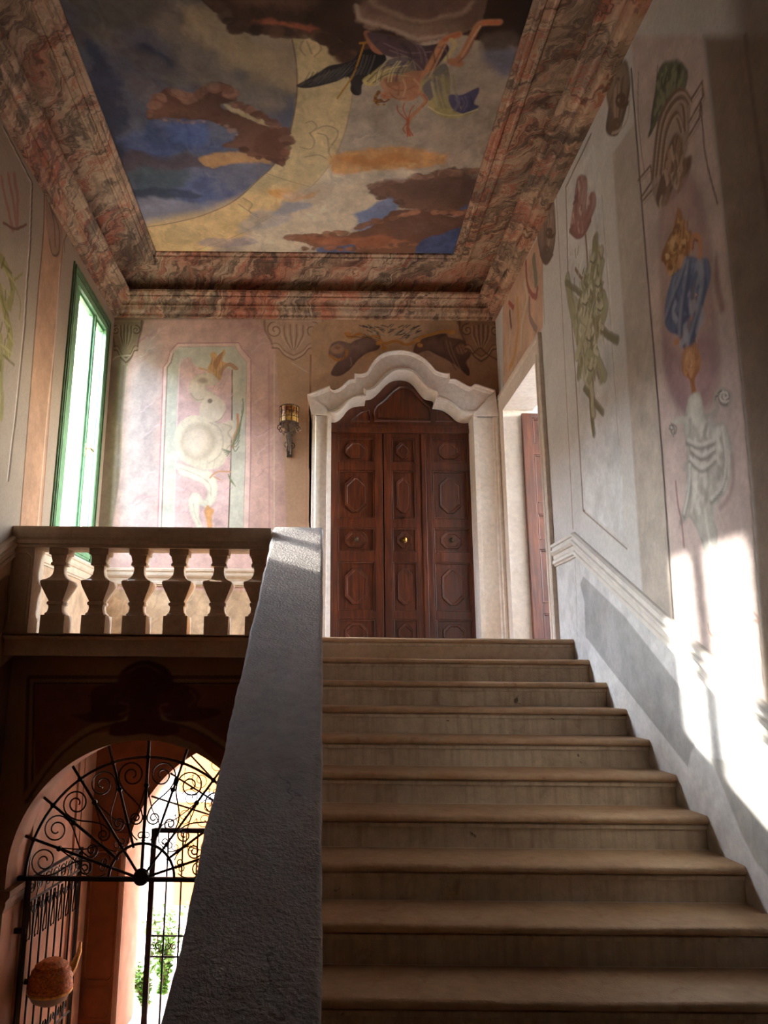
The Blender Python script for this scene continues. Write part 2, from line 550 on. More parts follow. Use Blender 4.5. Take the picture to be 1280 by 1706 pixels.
    def blob(s, c, rx, ry, col, soft=.3, a=1.0, rot=0.0, wob=0.0, tex=.1):
        """soft ellipse; rx, ry in metres"""
        cx, cy = s.conv(c)
        P = np.array([(cx - rx - ry, cy - rx - ry), (cx + rx + ry, cy + rx + ry)])
        w = s._win(P, wob)
        if s.U[w].size == 0: return
        X, Y = s.U[w] + wob * 2 * s.WX[w] - cx, s.V[w] + wob * 2 * s.WY[w] - cy
        c_, s_ = math.cos(rot), math.sin(rot)
        d = np.sqrt(((X * c_ + Y * s_) / rx) ** 2 + ((-X * s_ + Y * c_) / ry) ** 2)
        t = np.clip((1 - d) / soft, 0, 1)
        s._apply(w, t * t * (3 - 2 * t) * a, col, tex)

    def patina(s, amt=.06):
        s.C *= (1 + amt * 2 * (s.N - .5))[..., None]


def steps_between(brk, fine, coarse, fine_rng):
    """grid lines that contain every break line; fine inside fine_rng, coarse outside"""
    brk = sorted(set(brk) | set(fine_rng)); out = [brk[0]]
    for a, b in zip(brk, brk[1:]):
        st = fine if (a >= fine_rng[0] - 1e-6 and b <= fine_rng[1] + 1e-6) else coarse
        n = max(1, int(round((b - a) / st)))
        out += [a + (b - a) * (i + 1) / n for i in range(n)]
    return out


def wall_mesh(name, pt, place, back, holes, colour_back=(150, 130, 112), front_cut=None):
    """painted front grid with rectangular holes, closed to a real thickness behind.
    place(u, v, depth) gives the point; back is the thickness"""
    us, vs = pt.us, pt.vs; nu, nv = len(us), len(vs)
    def inhole(u, v): return any(h[0] < u < h[1] and h[2] < v < h[3] for h in holes)
    uc = (us[1:] + us[:-1]) / 2; vc = (vs[1:] + vs[:-1]) / 2
    keep = np.ones((nu - 1, nv - 1), bool)
    if front_cut is not None:
        UC, VC = np.meshgrid(uc, vc, indexing='ij')
        keep = pt._dist(np.array(front_cut), UC, VC, True) > 0
    for h in ([] if front_cut is not None else holes):
        keep &= ~(((uc > h[0]) & (uc < h[1]))[:, None] & ((vc > h[2]) & (vc < h[3]))[None, :])
    I, J = np.nonzero(keep)
    idx = lambda i, j: i * nv + j
    faces = np.stack([idx(I, J), idx(I + 1, J), idx(I + 1, J + 1), idx(I, J + 1)], 1)
    co = place(pt.U.ravel(), pt.V.ravel(), 0.0)
    # coarse shell for the thickness
    lu = sorted({us[0], us[-1]} | {h[i] for h in holes for i in (0, 1) if us[0] < h[i] < us[-1]})
    lv = sorted({vs[0], vs[-1]} | {h[i] for h in holes for i in (2, 3) if vs[0] < h[i] < vs[-1]})
    extra = []; ef = []
    def add(q):
        b = len(extra); extra.extend(q); ef.append([b, b + 1, b + 2, b + 3])
    cell = {(i, j): not inhole((lu[i] + lu[i + 1]) / 2, (lv[j] + lv[j + 1]) / 2) for i in range(len(lu) - 1) for j in range(len(lv) - 1)}
    for (i, j), s_ in cell.items():
        if not s_: continue
        a, b, c, d = lu[i], lu[i + 1], lv[j], lv[j + 1]
        add([(a, c, back), (b, c, back), (b, d, back), (a, d, back)])
        if not cell.get((i - 1, j)): add([(a, c, 0), (a, d, 0), (a, d, back), (a, c, back)])
        if not cell.get((i + 1, j)): add([(b, c, 0), (b, d, 0), (b, d, back), (b, c, back)])
        if not cell.get((i, j - 1)): add([(a, c, 0), (b, c, 0), (b, c, back), (a, c, back)])
        if not cell.get((i, j + 1)): add([(a, d, 0), (b, d, 0), (b, d, back), (a, d, back)])
    E = np.array(extra, float)
    co2 = place(E[:, 0], E[:, 1], E[:, 2])
    n0 = len(co); allco = np.vstack([co, co2]); af = np.vstack([faces, np.array(ef) + n0])
    me = bpy.data.meshes.new(name)
    me.vertices.add(len(allco)); me.vertices.foreach_set('co', allco.astype(np.float32).ravel())
    me.loops.add(len(af) * 4); me.loops.foreach_set('vertex_index', af.ravel().astype(np.int32))
    me.polygons.add(len(af)); me.polygons.foreach_set('loop_start', np.arange(0, len(af) * 4, 4, dtype=np.int32))
    try: me.polygons.foreach_set('loop_total', np.full(len(af), 4, dtype=np.int32))
    except Exception: pass
    me.update(calc_edges=True); me.validate()
    col = np.ones((len(allco), 4), np.float32)
    col[:n0, :3] = pt.C.reshape(-1, 3); col[n0:, :3] = lin(colour_back)
    ca = me.color_attributes.new('Col', 'FLOAT_COLOR', 'POINT')
    ca.data.foreach_set('color', np.clip(col, 0, 1).ravel())
    return link(name, me, 'fresco')


def stackxyz(x, y, z):
    x, y, z = np.broadcast_arrays(x, y, z)
    return np.stack([x, y, z], 1)


# ================================================================ painted ceiling
INS = .555
us = steps_between([XL + INS, XR - INS], .0065, .05, (XL + INS, XR - INS))
vs = steps_between([YN + INS, YB - INS], .0065, .08, (3.95, YB - INS))
c = Painter(us, vs, ('Z', ZC), (176, 158, 138), seed=3)
c.poly([(100, -120), (340, -120), (350, -10), (390, 60), (430, 130), (486, 150), (497, 200), (480, 250), (440, 320), (370, 372), (300, 385), (200, 400), (120, 200)], (104, 106, 122), .07, 1, .10)
c.poly([(115, -60), (330, -80), (345, 40), (330, 80), (270, 60), (200, 40), (130, 60)], (112, 104, 98), .12, .9, .12)
c.poly([(262, 40), (360, 60), (430, 120), (480, 150), (450, 190), (380, 170), (300, 120)], (142, 130, 118), .12, .8, .12)
c.poly([(140, 60), (172, 80), (200, 140), (205, 200), (215, 270), (190, 260), (160, 160)], (64, 68, 90), .05, .9, .08)
c.poly([(215, 70), (240, 75), (268, 95), (290, 112), (282, 120), (250, 108), (232, 95)], (58, 64, 96), .02, .9, .05)
c.poly([(205, 120), (240, 125), (270, 150), (262, 175), (238, 165), (215, 150)], (128, 118, 122), .06, .7, .06)
c.poly([(205, 240), (250, 200), (300, 195), (380, 205), (405, 228), (370, 250), (300, 255), (240, 262)], (92, 106, 150), .04, 1, .06, col2=(108, 112, 134), tex=0.3)
c.poly([(270, 205), (330, 205), (350, 220), (340, 240), (290, 236)], (98, 118, 176), .04, .8, .05)
c.poly([(210, 255), (280, 262), (360, 262), (440, 272), (450, 300), (380, 300), (300, 290), (215, 282)], (96, 84, 92), .04, .9, .06)
c.poly([(330, 262), (380, 252), (435, 258), (452, 272), (400, 276), (345, 276)], (204, 160, 112), .02, .9, .04)
c.poly([(300, 290), (350, 280), (452, 276), (440, 306), (400, 340), (330, 352), (290, 330)], (104, 112, 150), .04, 1, .05, col2=(118, 118, 136), tex=0.3)
c.poly([(215, 285), (300, 285), (310, 310), (240, 330), (225, 312)], (84, 96, 106), .05, .9, .05)
c.poly([(225, 316), (320, 318), (330, 328), (232, 330)], (62, 68, 88), .02, .8, .04)
c.poly([(230, 330), (300, 336), (380, 340), (340, 362), (290, 374), (245, 376)], (150, 148, 164), .04, 1, .05)
c.poly([(330, 20), (420, 60), (480, 110), (492, 140), (470, 150), (420, 130), (370, 90), (300, 50)], (186, 166, 132), .08, .7, .10)
# zodiac band
band = [(483, 50), (493, 100), (495, 150), (490, 190), (480, 230), (460, 270), (430, 300), (390, 335), (340, 358), (290, 371), (246, 378), (250, 430), (320, 425), (400, 395), (460, 355), (520, 310), (555, 265), (575, 220), (585, 175), (592, 130), (640, 60), (560, -10), (500, -10)]
c.poly([(575, 120), (890, 60), (900, 300), (800, 330), (640, 400), (500, 440), (250, 440), (300, 400), (400, 380), (520, 300)], (196, 180, 164), .05, 1, .05)
c.poly([(500, 300), (600, 270), (700, 285), (690, 330), (620, 370), (560, 395), (460, 430), (400, 430), (430, 370)], (240, 222, 196), .09, 1, .08)
c.poly(band, (224, 202, 158), .010, 1, .01)
c.poly([(246, 372), (340, 352), (430, 318), (500, 310), (470, 350), (400, 395), (320, 430), (246, 430)], (246, 208, 150), .08, .8, .02)
c.stroke([(483, 50), (493, 100), (495, 150), (490, 190), (480, 230), (460, 270), (430, 300), (390, 335), (340, 358), (290, 371), (246, 378)], .012, (120, 92, 84), .008, .8)
c.stroke([(592, 130), (585, 175), (575, 220), (555, 265), (520, 310), (460, 355), (400, 390), (330, 416)], .008, (176, 148, 116), .008, .7)
c.stroke([(430, 283), (470, 298), (520, 312)], .008, (150, 118, 92), .008, .7)
for st in ([(510, 205), (520, 202), (528, 212), (516, 222), (540, 210), (560, 215), (562, 228), (548, 250), (552, 262)], [(516, 222), (524, 235), (518, 248), (500, 245)], [(530, 222), (545, 228), (548, 250)], [(508, 262), (530, 258), (545, 265)],
           [(505, 68), (500, 80), (508, 92)], [(530, 68), (535, 82), (524, 94)], [(512, 70), (520, 90)],
           [(405, 330), (420, 340), (415, 352), (430, 362)], [(398, 340), (412, 350), (428, 358)]):
    c.stroke(st, .014, (150, 128, 110), .012, .6)
# orange and pale streaks
for P_, col in (([(545, 278), (560, 255), (620, 247), (700, 250), (748, 262), (735, 278), (640, 284), (565, 291)], (226, 168, 108)),
                ([(448, 320), (480, 317), (525, 319), (510, 328), (470, 333)], (232, 170, 104)),
                ([(560, 262), (640, 258), (700, 266), (620, 276)], (210, 146, 88))):
    c.poly(P_, col, .03, .9, .05)
c.poly([(470, 340), (495, 335), (520, 338), (505, 350), (460, 358)], (168, 168, 184), .03, .8, .04)
c.poly([(430, 350), (480, 358), (470, 372), (400, 388)], (190, 186, 196), .03, .5, .04)
c.poly([(330, 402), (380, 396), (430, 402), (400, 412), (340, 412)], (178, 158, 168), .02, .6, .04)
# clouds at right
c.poly([(612, 312), (640, 300), (690, 297), (730, 290), (800, 280), (810, 360), (775, 352), (745, 355), (700, 350), (655, 340), (632, 328)], (134, 100, 82), .02, 1, .08, col2=(96, 70, 62), tex=0.4, edge=0.2)
c.poly([(640, 306), (700, 302), (760, 305), (780, 322), (720, 330), (670, 322)], (112, 84, 72), .03, .8, .06)
c.poly([(655, 330), (620, 340), (600, 362), (590, 382), (620, 385), (650, 370), (665, 348)], (146, 156, 190), .03, 1, .05)
c.poly([(770, 342), (790, 338), (790, 365), (755, 365)], (90, 98, 136), .02, 1, .03)
c.poly([(478, 398), (520, 390), (560, 388), (600, 384), (632, 368), (660, 352), (710, 350), (760, 360), (790, 350), (790, 440), (700, 440), (640, 425), (580, 425), (530, 412), (500, 408)], (150, 104, 80), .015, 1, .05, col2=(112, 80, 68), tex=0.4, edge=0.2)
c.poly([(500, 398), (560, 392), (620, 392), (680, 400), (640, 412), (560, 408)], (188, 118, 86), .03, .7, .05)
c.poly([(650, 365), (720, 360), (770, 372), (740, 385), (680, 388)], (124, 90, 76), .03, .8, .05)
c.poly([(702, 398), (740, 388), (775, 375), (790, 378), (790, 440), (700, 430)], (90, 100, 142), .015, 1, .03)
c.poly([(528, 414), (560, 410), (592, 408), (585, 425), (540, 425)], (110, 116, 150), .012, 1, .02)
# brown cloud over the blue
c.poly([(250, 195), (256, 172), (275, 155), (300, 152), (318, 166), (335, 150), (360, 143), (388, 152), (392, 162), (368, 174), (405, 182), (445, 202), (474, 220), (481, 238), (474, 262), (468, 278), (455, 266), (432, 264), (405, 248), (375, 238), (398, 222), (370, 207), (330, 202), (290, 194), (262, 200)], (136, 98, 82), .012, 1, .05, edge=0.35, ew=0.05, col2=(92, 62, 52), tex=0.4)
c.poly([(420, 230), (450, 215), (474, 222), (480, 238), (474, 262), (468, 276), (452, 262), (430, 256)], (104, 68, 54), .03, .9, .04)
c.poly([(375, 172), (400, 178), (440, 198), (470, 215), (440, 208), (400, 192)], (214, 196, 160), .012, .8, .03)
c.poly([(650, 230), (840, 170), (860, 210), (800, 290), (700, 240)], (184, 168, 152), .1, .5, .1)
c.poly([(806, 90), (850, 70), (862, 110), (845, 130), (815, 120)], (112, 116, 146), .05, .8, .05)
# dark thunder clouds across the top
c.poly([(330, -160), (352, 4), (372, 22), (385, 44), (430, 50), (470, 46), (500, 56), (540, 62), (560, 76), (572, 92), (592, 102), (620, 80), (700, 62), (780, 66), (840, 80), (872, 60), (930, 20), (930, -160)], (80, 56, 46), .015, 1, .06, col2=(56, 38, 34), tex=0.5, edge=0.25, ew=0.08)
c.poly([(410, 42), (450, 38), (500, 40), (536, 50), (528, 60), (490, 54), (440, 50)], (176, 104, 78), .02, .8, .04)
c.poly([(372, -60), (420, -50), (500, -60), (560, -20), (520, 10), (450, 15), (390, 10)], (112, 82, 66), .06, .8, .08)
c.poly([(592, 10), (616, -10), (600, -60), (800, -60), (806, 20), (792, 46), (750, 60), (700, 66), (660, 58), (612, 46), (596, 30)], (160, 132, 116), .02, 1, .05, col2=(110, 84, 74), tex=0.4)
c.poly([(606, 16), (640, 26), (700, 40), (760, 34), (790, 10), (790, -50), (620, -50)], (118, 88, 78), .05, .9, .06)
c.stroke([(592, 8), (600, 26), (624, 40), (662, 54), (700, 62), (744, 58)], .03, (216, 192, 172), .03, .6, .03)
c.stroke([(616, 0), (640, 18), (700, 34), (760, 26), (786, 4)], .03, (196, 168, 146), .04, .5, .03)
c.poly([(610, 60), (640, 60), (660, 64), (640, 80), (616, 96), (600, 100)], (92, 64, 58), .015, 1, .03)
c.poly([(800, 66), (850, 50), (868, 70), (850, 82), (815, 86)], (110, 94, 84), .04, .9, .04)
rg2 = random.Random(4)
c.puffs([(250, 195), (262, 168), (290, 152), (318, 164), (345, 147), (385, 150), (388, 166)], [(140, 102, 86), (124, 88, 74), (158, 118, 100)], 46, .02, .055, rg2)
c.puffs([(388, 170), (430, 190), (474, 220), (480, 240)], [(128, 92, 78), (112, 76, 62), (150, 112, 94)], 30, .02, .05, rg2)
c.puffs([(480, 240), (472, 272), (455, 264), (430, 262), (400, 244)], [(104, 68, 54), (88, 58, 46), (122, 84, 68)], 34, .015, .045, rg2)
c.puffs([(262, 198), (330, 204), (380, 210), (398, 224)], [(150, 122, 116), (172, 146, 136), (120, 112, 130)], 24, .015, .035, rg2, .6, .6)
c.puffs([(340, -10), (356, 8), (385, 44), (430, 50), (500, 56), (545, 64), (572, 92), (596, 100)], [(84, 60, 50), (104, 74, 60), (68, 48, 40)], 60, .03, .07, rg2)
c.puffs([(612, 312), (660, 300), (730, 292), (800, 284)], [(140, 106, 88), (120, 88, 74), (160, 124, 104)], 44, .02, .06, rg2)
c.puffs([(630, 330), (680, 340), (740, 354), (790, 350)], [(108, 80, 70), (132, 98, 82)], 30, .02, .05, rg2)
c.puffs([(478, 398), (560, 388), (632, 368), (700, 352), (780, 354)], [(158, 112, 88), (140, 98, 78), (182, 128, 100)], 50, .02, .055, rg2)
c.puffs([(500, 414), (600, 414), (700, 404)], [(172, 116, 88), (128, 94, 78)], 30, .02, .05, rg2)
c.puffs([(540, 278), (620, 282), (700, 272), (748, 262)], [(226, 174, 118), (206, 148, 92), (236, 196, 146)], 36, .015, .04, rg2, .8, .6)
c.puffs([(480, 330), (560, 300), (680, 290)], [(236, 220, 200), (206, 194, 184), (244, 230, 206)], 50, .04, .12, rg2, .9, .35)
c.puffs([(150, 40), (240, 100), (300, 140), (420, 120)], [(124, 116, 112), (142, 130, 118), (96, 96, 108)], 50, .05, .14, rg2, .9, .4)
# eagle
c.poly([(494, 143), (508, 134), (530, 121), (548, 110), (566, 106), (588, 100), (600, 86), (622, 82), (642, 92), (640, 112), (620, 128), (604, 140), (602, 156), (594, 158), (586, 146), (580, 128), (560, 136), (530, 144), (508, 147)], (60, 54, 54), .006, 1, col2=(36, 32, 34), tex=0.5)
for k in range(7):
    c.stroke([(500 + k * 12, 142 - k * 3), (540 + k * 9, 124 - k * 4)], .008, (104, 96, 92), .006, .7)
c.poly([(586, 142), (584, 150), (590, 158), (599, 158), (594, 150)], (46, 36, 36), .005, 1)
c.stroke([(607, 72), (598, 100), (588, 126), (572, 150), (562, 164)], .014, (196, 140, 62), .006)
c.stroke([(600, 72), (616, 70)], .02, (186, 132, 60), .006)
c.poly([(606, 56), (618, 54), (640, 88), (622, 86)], (190, 128, 100), .008, 1)
# figure in purple and yellow cloth
c.poly([(612, 55), (660, 62), (704, 76), (738, 72), (748, 84), (728, 112), (712, 140), (695, 142), (688, 115), (660, 98), (636, 88)], (108, 86, 90), .008, 1, col2=(70, 54, 62), tex=0.4)
for st in ([(640, 72), (680, 88), (720, 86)], [(650, 84), (684, 98), (706, 120)], [(700, 78), (712, 100), (704, 132)]):
    c.stroke(st, .012, (146, 122, 124), .01, .7)
c.stroke([(690, 96), (716, 96), (724, 108)], .014, (70, 54, 62), .012, .8)
c.poly([(604, 134), (624, 118), (652, 98), (682, 96), (694, 118), (692, 136), (664, 130), (634, 134), (618, 144)], (212, 192, 130), .008, 1, col2=(120, 106, 108), tex=0.3)
for st in ([(612, 136), (640, 112), (676, 104)], [(622, 138), (650, 122), (688, 122)]):
    c.stroke(st, .010, (92, 82, 100), .006, .8)
    c.stroke([(p[0] + 3, p[1] + 5) for p in st], .010, (236, 222, 170), .006, .8)
c.poly([(634, 140), (650, 126), (690, 130), (702, 150), (690, 166), (668, 168), (648, 158)], (206, 156, 126), .008, 1, col2=(190, 136, 106), tex=0.2)
c.poly([(640, 134), (656, 128), (668, 138), (652, 148)], (150, 100, 76), .012, .7)
c.poly([(672, 122), (716, 118), (728, 134), (716, 144), (700, 142), (688, 130)], (196, 138, 106), .008, .9)
c.stroke([(704, 134), (720, 104), (734, 78), (742, 66), (764, 58)], .055, (206, 148, 112), .02)
c.stroke([(711, 132), (726, 102), (740, 76)], .02, (150, 88, 62), .015, .8)
c.stroke([(742, 66), (764, 57)], .035, (196, 122, 88), .015)
c.stroke([(756, 104), (770, 92), (784, 66), (796, 44), (806, 38), (832, 37)], .05, (200, 140, 106), .02)
c.stroke([(752, 102), (766, 106)], .06, (200, 140, 106), .03)
c.stroke([(806, 38), (833, 37)], .03, (206, 126, 90), .015)
c.poly([(700, 142), (716, 120), (742, 106), (750, 128), (752, 160), (772, 174), (792, 186), (760, 197), (730, 192), (712, 172)], (206, 190, 134), .008, 1, col2=(124, 116, 112), tex=0.3)
c.poly([(704, 146), (722, 130), (732, 140), (716, 168)], (110, 102, 124), .01, .8)
c.poly([(750, 158), (770, 158), (796, 146), (798, 154), (790, 172), (798, 178), (778, 190), (758, 184), (748, 172)], (96, 88, 122), .008, 1)
c.stroke([(742, 100), (758, 76), (752, 66)], .03, (216, 200, 146), .02)
c.stroke([(714, 178), (736, 190), (764, 192), (796, 182)], .012, (232, 220, 168), .008)
c.blob((645, 159), .06, .05, (206, 140, 108), .3)
c.stroke([(650, 150), (660, 146)], .05, (200, 146, 116), .02)
c.blob((630, 166), .042, .034, (142, 98, 58), .4, wob=.03)
c.blob((638, 155), .02, .014, (224, 158, 128), .6)
c.stroke([(648, 166), (640, 170), (634, 166)], .016, (120, 74, 48), .012)
for p in ((645, 156), (641, 160)): c.blob(p, .008, .006, (96, 58, 44), .6)
c.stroke([(634, 152), (626, 160), (626, 170)], .026, (132, 88, 52), .012, wob=.02)
for p in ((626, 160), (630, 174), (640, 174), (624, 168)): c.blob(p, .018, .014, (176, 128, 62), .5)
c.stroke([(690, 148), (704, 158), (710, 168), (700, 180), (684, 196), (680, 204)], .032, (204, 146, 112), .012)
c.stroke([(680, 200), (680, 216), (683, 226)], .024, (190, 108, 78), .01)
for st in ([(680, 204), (672, 214), (676, 222)], [(681, 214), (688, 226)], [(678, 212), (679, 228)]): c.stroke(st, .010, (186, 96, 66), .006)
for st in ([(678, 200), (664, 186), (662, 176)], [(680, 200), (672, 182), (674, 172)], [(681, 198), (684, 184), (690, 176)]): c.stroke(st, .010, (196, 92, 58), .008, .9)
c.poly([(XL, YN), (XR, YN), (XR, 2.9), (XL, 2.9)], (92, 70, 60), .3, .9, raw=True, smooth=False)  # unseen near ceiling painted darker to dim the near end of the hall
# modelling of the draped figure and the bird
rg4 = random.Random(8)
for st, w_, cc in (([(646, 142), (660, 150), (676, 150), (690, 144)], .016, (168, 112, 84)), ([(654, 132), (664, 142), (664, 158)], .014, (170, 114, 86)), ([(672, 132), (676, 146), (672, 160)], .014, (232, 188, 156)),
                   ([(690, 132), (700, 144), (698, 154)], .018, (228, 180, 146)), ([(648, 154), (660, 164), (676, 164)], .012, (150, 96, 72)), ([(642, 150), (648, 158)], .03, (214, 160, 128)),
                   ([(706, 158), (712, 168), (704, 178)], .010, (150, 92, 66)), ([(716, 128), (730, 100), (742, 76)], .014, (230, 180, 146)), ([(770, 94), (786, 66), (800, 44)], .014, (232, 186, 154)), ([(764, 104), (778, 90), (792, 62)], .012, (150, 92, 70))):
    c.stroke(st, w_, cc, .014, .75)
for q in range(16):
    t = q / 15
    x, y = 500 + 100 * t, 143 - 20 * t
    c.stroke([(x + 16, y - 22 + 8 * t), (x + 6, y - 6), (x - 4, y + 3)], .008, rg4.choice([(96, 90, 90), (34, 30, 32), (120, 112, 110)]), .006, .7)
for q in range(14):
    x = rg4.uniform(604, 632); c.stroke([(x, 92), (x - 5, 108), (x - 12, 124)], .010, rg4.choice([(84, 76, 76), (36, 32, 34), (104, 96, 94)]), .008, .7)
for q in range(12):
    x = rg4.uniform(636, 736); c.stroke([(x, 68 + rg4.uniform(0, 12)), (x + 12, 84), (x + 16, 104)], .012, rg4.choice([(138, 114, 118), (78, 60, 68)]), .012, .6)
for q in range(12):
    x = rg4.uniform(716, 760); c.stroke([(x, 132 + rg4.uniform(-10, 10)), (x + 4, 156), (x + 12, 180)], .014, rg4.choice([(230, 218, 168), (150, 140, 118), (188, 176, 130)]), .014, .6)
for q in range(8):
    x = rg4.uniform(758, 792); c.stroke([(x, 156 + rg4.uniform(0, 10)), (x + 4, 172), (x - 2, 184)], .012, rg4.choice([(130, 124, 150), (66, 60, 88)]), .012, .7)
for q in range(10):
    x = rg4.uniform(620, 690); c.stroke([(x, 136), (x + 4, 118), (x + 16, 102)], .009, rg4.choice([(236, 222, 172), (98, 88, 102), (180, 164, 118)]), .008, .7)
c.patina(.16)
c.C *= (1 + .22 * (c.B - .5) + .16 * (c.N2 - .5))[..., None]
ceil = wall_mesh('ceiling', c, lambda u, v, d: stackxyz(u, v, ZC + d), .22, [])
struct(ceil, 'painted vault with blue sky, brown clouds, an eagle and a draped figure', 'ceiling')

# ================================================================ back wall (plane Y = YB)
us = steps_between([XL, -.0, 1.68, XR], .0075, .05, (XL, XR))
vs = steps_between([-.34, 0, 3.15, 4.3], .0075, .05, (0, 3.68))
b = Painter(us, vs, ('Y', YB), (208, 170, 138), seed=11)
Pk, PkL = (218, 178, 164), (236, 204, 190)
b.poly([(165, 535), (204, 535), (232, 535), (214, 600), (203, 700), (199, 900), (150, 900)], (172, 152, 130), .012, smooth=False)
b.stroke([(206, 610), (199, 720), (193, 900)], .03, (146, 122, 104), .03, .9)
b.stroke([(212, 610), (205, 720), (200, 900)], .012, (214, 196, 176), .012, .7)
b.poly([(240, 533), (447, 533), (452, 560), (460, 590), (457, 1000), (200, 1000), (204, 760), (213, 620), (232, 560)], Pk, .012, 1, 0)
b.poly([(206, 900), (210, 700), (226, 600), (262, 560), (262, 900)], (190, 174, 166), .10, .8, .05)
for k in range(26):          # marbling of the pink field
    x = rng.choice([rng.uniform(212, 262), rng.uniform(416, 452), rng.uniform(230, 440)]); y = rng.uniform(545, 860)
    if 262 < x < 416 and y > 575: continue
    b.stroke([(x, y), (x + 8, y - 5), (x + 14, y - 12), (x + 24, y - 16)], .014, rng.choice([(236, 206, 204), (196, 148, 148), (228, 196, 200)]), .02, .6, .03)
oct_o = [(262, 905), (267, 760), (272, 612), (279, 603), (284, 585), (296, 572), (398, 571), (404, 582), (418, 598), (418, 760), (414, 905)]
b.poly(oct_o, PkL, .006, 1, 0, smooth=False)
b.stroke(oct_o, .012, (190, 138, 136), .006, 1, smooth=False)
oct_i = [(268, 905), (273, 760), (279, 612), (285, 604), (289, 589), (298, 578), (392, 577), (398, 588), (411, 603), (409, 760), (405, 905)]
b.poly(oct_i, (210, 204, 184), .005, 1, 0, smooth=False)
b.stroke(oct_i[:5], .012, (140, 118, 102), .008, .9, smooth=False)
b.stroke(oct_i[5:], .006, (190, 150, 140), .006, .9, smooth=False)
b.poly([(288, 905), (292, 760), (299, 612), (304, 600), (312, 595), (319, 596), (322, 606), (332, 613), (350, 616), (372, 612), (387, 616), (386, 700), (380, 905)], (220, 184, 176), .005, 1, 0, smooth=False, tex=.3)
b.stroke([(387, 616), (386, 720), (380, 905)], .012, (112, 90, 76), .006, 1)
b.stroke([(289, 905), (293, 760), (299, 612), (305, 600)], .012, (238, 208, 204), .006, .9)
for k in range(40):
    x, y = rng.uniform(296, 378), rng.uniform(612, 870)
    b.stroke([(x, y), (x + 4, y - 4), (x + 9, y - 2), (x + 11, y - 8)], .007, rng.choice([(236, 206, 208), (190, 146, 158)]), .008, .6)
# gold leaf at top
for P_, col in (([(350, 634), (346, 615), (352, 600), (350, 590), (358, 586), (366, 596), (372, 582), (376, 588), (370, 600), (378, 606), (372, 618), (366, 634), (358, 638)], (206, 160, 110)),
                ([(366, 618), (374, 608), (384, 604), (394, 610), (397, 616), (390, 616), (382, 610), (374, 616), (368, 626)], (178, 134, 104)),
                ([(356, 606), (362, 594), (372, 586), (368, 600), (360, 616)], (158, 112, 78))):
    b.poly(P_, col, .006)
b.stroke([(332, 612), (344, 616), (352, 620)], .014, (214, 170, 128), .006)
for k in range(5): b.stroke([(352 + k * 4, 632), (351 + k * 5, 612), (354 + k * 4, 596)], .006, (140, 96, 62), .006, .7)
# shells
b.poly([(338, 622), (352, 622), (364, 634), (356, 642), (344, 642), (346, 650), (358, 656), (346, 668), (328, 670), (317, 656), (315, 640), (324, 628)], (224, 206, 182), .008, edge=.25, ew=.02)
b.blob((338, 634), .085, .05, (168, 148, 130), .7, .85)
b.stroke([(318, 656), (328, 666), (344, 664)], .014, (184, 158, 132), .012, .8)
b.stroke([(332, 614), (346, 617), (356, 622)], .02, (206, 170, 132), .008)
b.blob((354, 683), .155, .165, (230, 212, 188), .1, wob=.015)
b.blob((350, 668), .036, .036, (140, 122, 104), .5)
b.blob((362, 690), .08, .09, (242, 226, 204), .8, .8)
b.stroke([(336, 694), (352, 704), (368, 698), (376, 684)], .010, (184, 156, 132), .012, .8)
b.poly([(292, 742), (292, 718), (304, 700), (322, 692), (345, 696), (364, 706), (386, 700), (390, 714), (384, 736), (382, 754), (374, 770), (362, 780), (336, 782), (308, 770), (296, 758)], (232, 216, 190), .010)
b.blob((330, 736), .22, .24, (206, 186, 158), .25, .9)
b.blob((328, 735), .18, .20, (244, 222, 198), .6, 1)
b.stroke([(372, 706), (386, 712), (380, 722), (388, 736), (378, 748), (384, 760)], .016, (196, 176, 148), .014, .7)
b.stroke([(350, 704), (366, 714), (372, 736), (366, 758), (348, 772)], .014, (204, 184, 156), .02, .8)
b.poly([(294, 772), (330, 781), (350, 785), (361, 800), (363, 822), (355, 840), (342, 845), (333, 838), (342, 832), (346, 820), (338, 806), (318, 797), (300, 790)], (238, 226, 202), .008, edge=.25, ew=.015)
b.poly([(331, 822), (320, 822), (314, 836), (317, 856), (325, 872), (334, 892), (341, 886), (333, 866), (331, 850), (336, 838), (344, 842), (348, 834), (338, 832)], (236, 226, 202), .008, edge=.25, ew=.015)
b.stroke([(300, 780), (330, 792), (349, 806), (352, 826)], .012, (198, 182, 154), .012, .8)
b.stroke([(322, 838), (325, 856), (333, 874)], .010, (190, 178, 150), .010, .7)
for q in range(7): b.stroke([(298 + q * 12, 762 + q), (300 + q * 11, 776 + q)], .008, (206, 188, 158), .012, .6)
# leaf twigs right
b.stroke([(388, 746), (390, 730), (396, 712), (396, 690)], .026, (214, 150, 106), .010, wob=.01)
for q in range(9): b.stroke([(387, 742), (392 + q * 1.6, 752 - q * 8), (398 + q * .8, 744 - q * 10)], .010, rng.choice([(130, 136, 100), (156, 158, 122), (112, 112, 84)]), .008, .9)
for q in range(5): b.stroke([(384, 752), (378 - q * 2, 760 - q * 3)], .010, (132, 130, 100), .008)
b.stroke([(350, 796), (362, 786), (384, 786)], .018, (210, 156, 114), .008); b.stroke([(356, 794), (368, 800)], .012, (206, 152, 112), .008)
for q in range(5): b.stroke([(380, 790), (384 + q * 2, 802 + q * 2)], .008, (128, 132, 96), .006)
b.poly([(342, 852), (346, 840), (352, 846), (358, 850), (354, 862), (352, 880), (346, 878), (344, 864)], (216, 158, 104), .006, wob=.01)
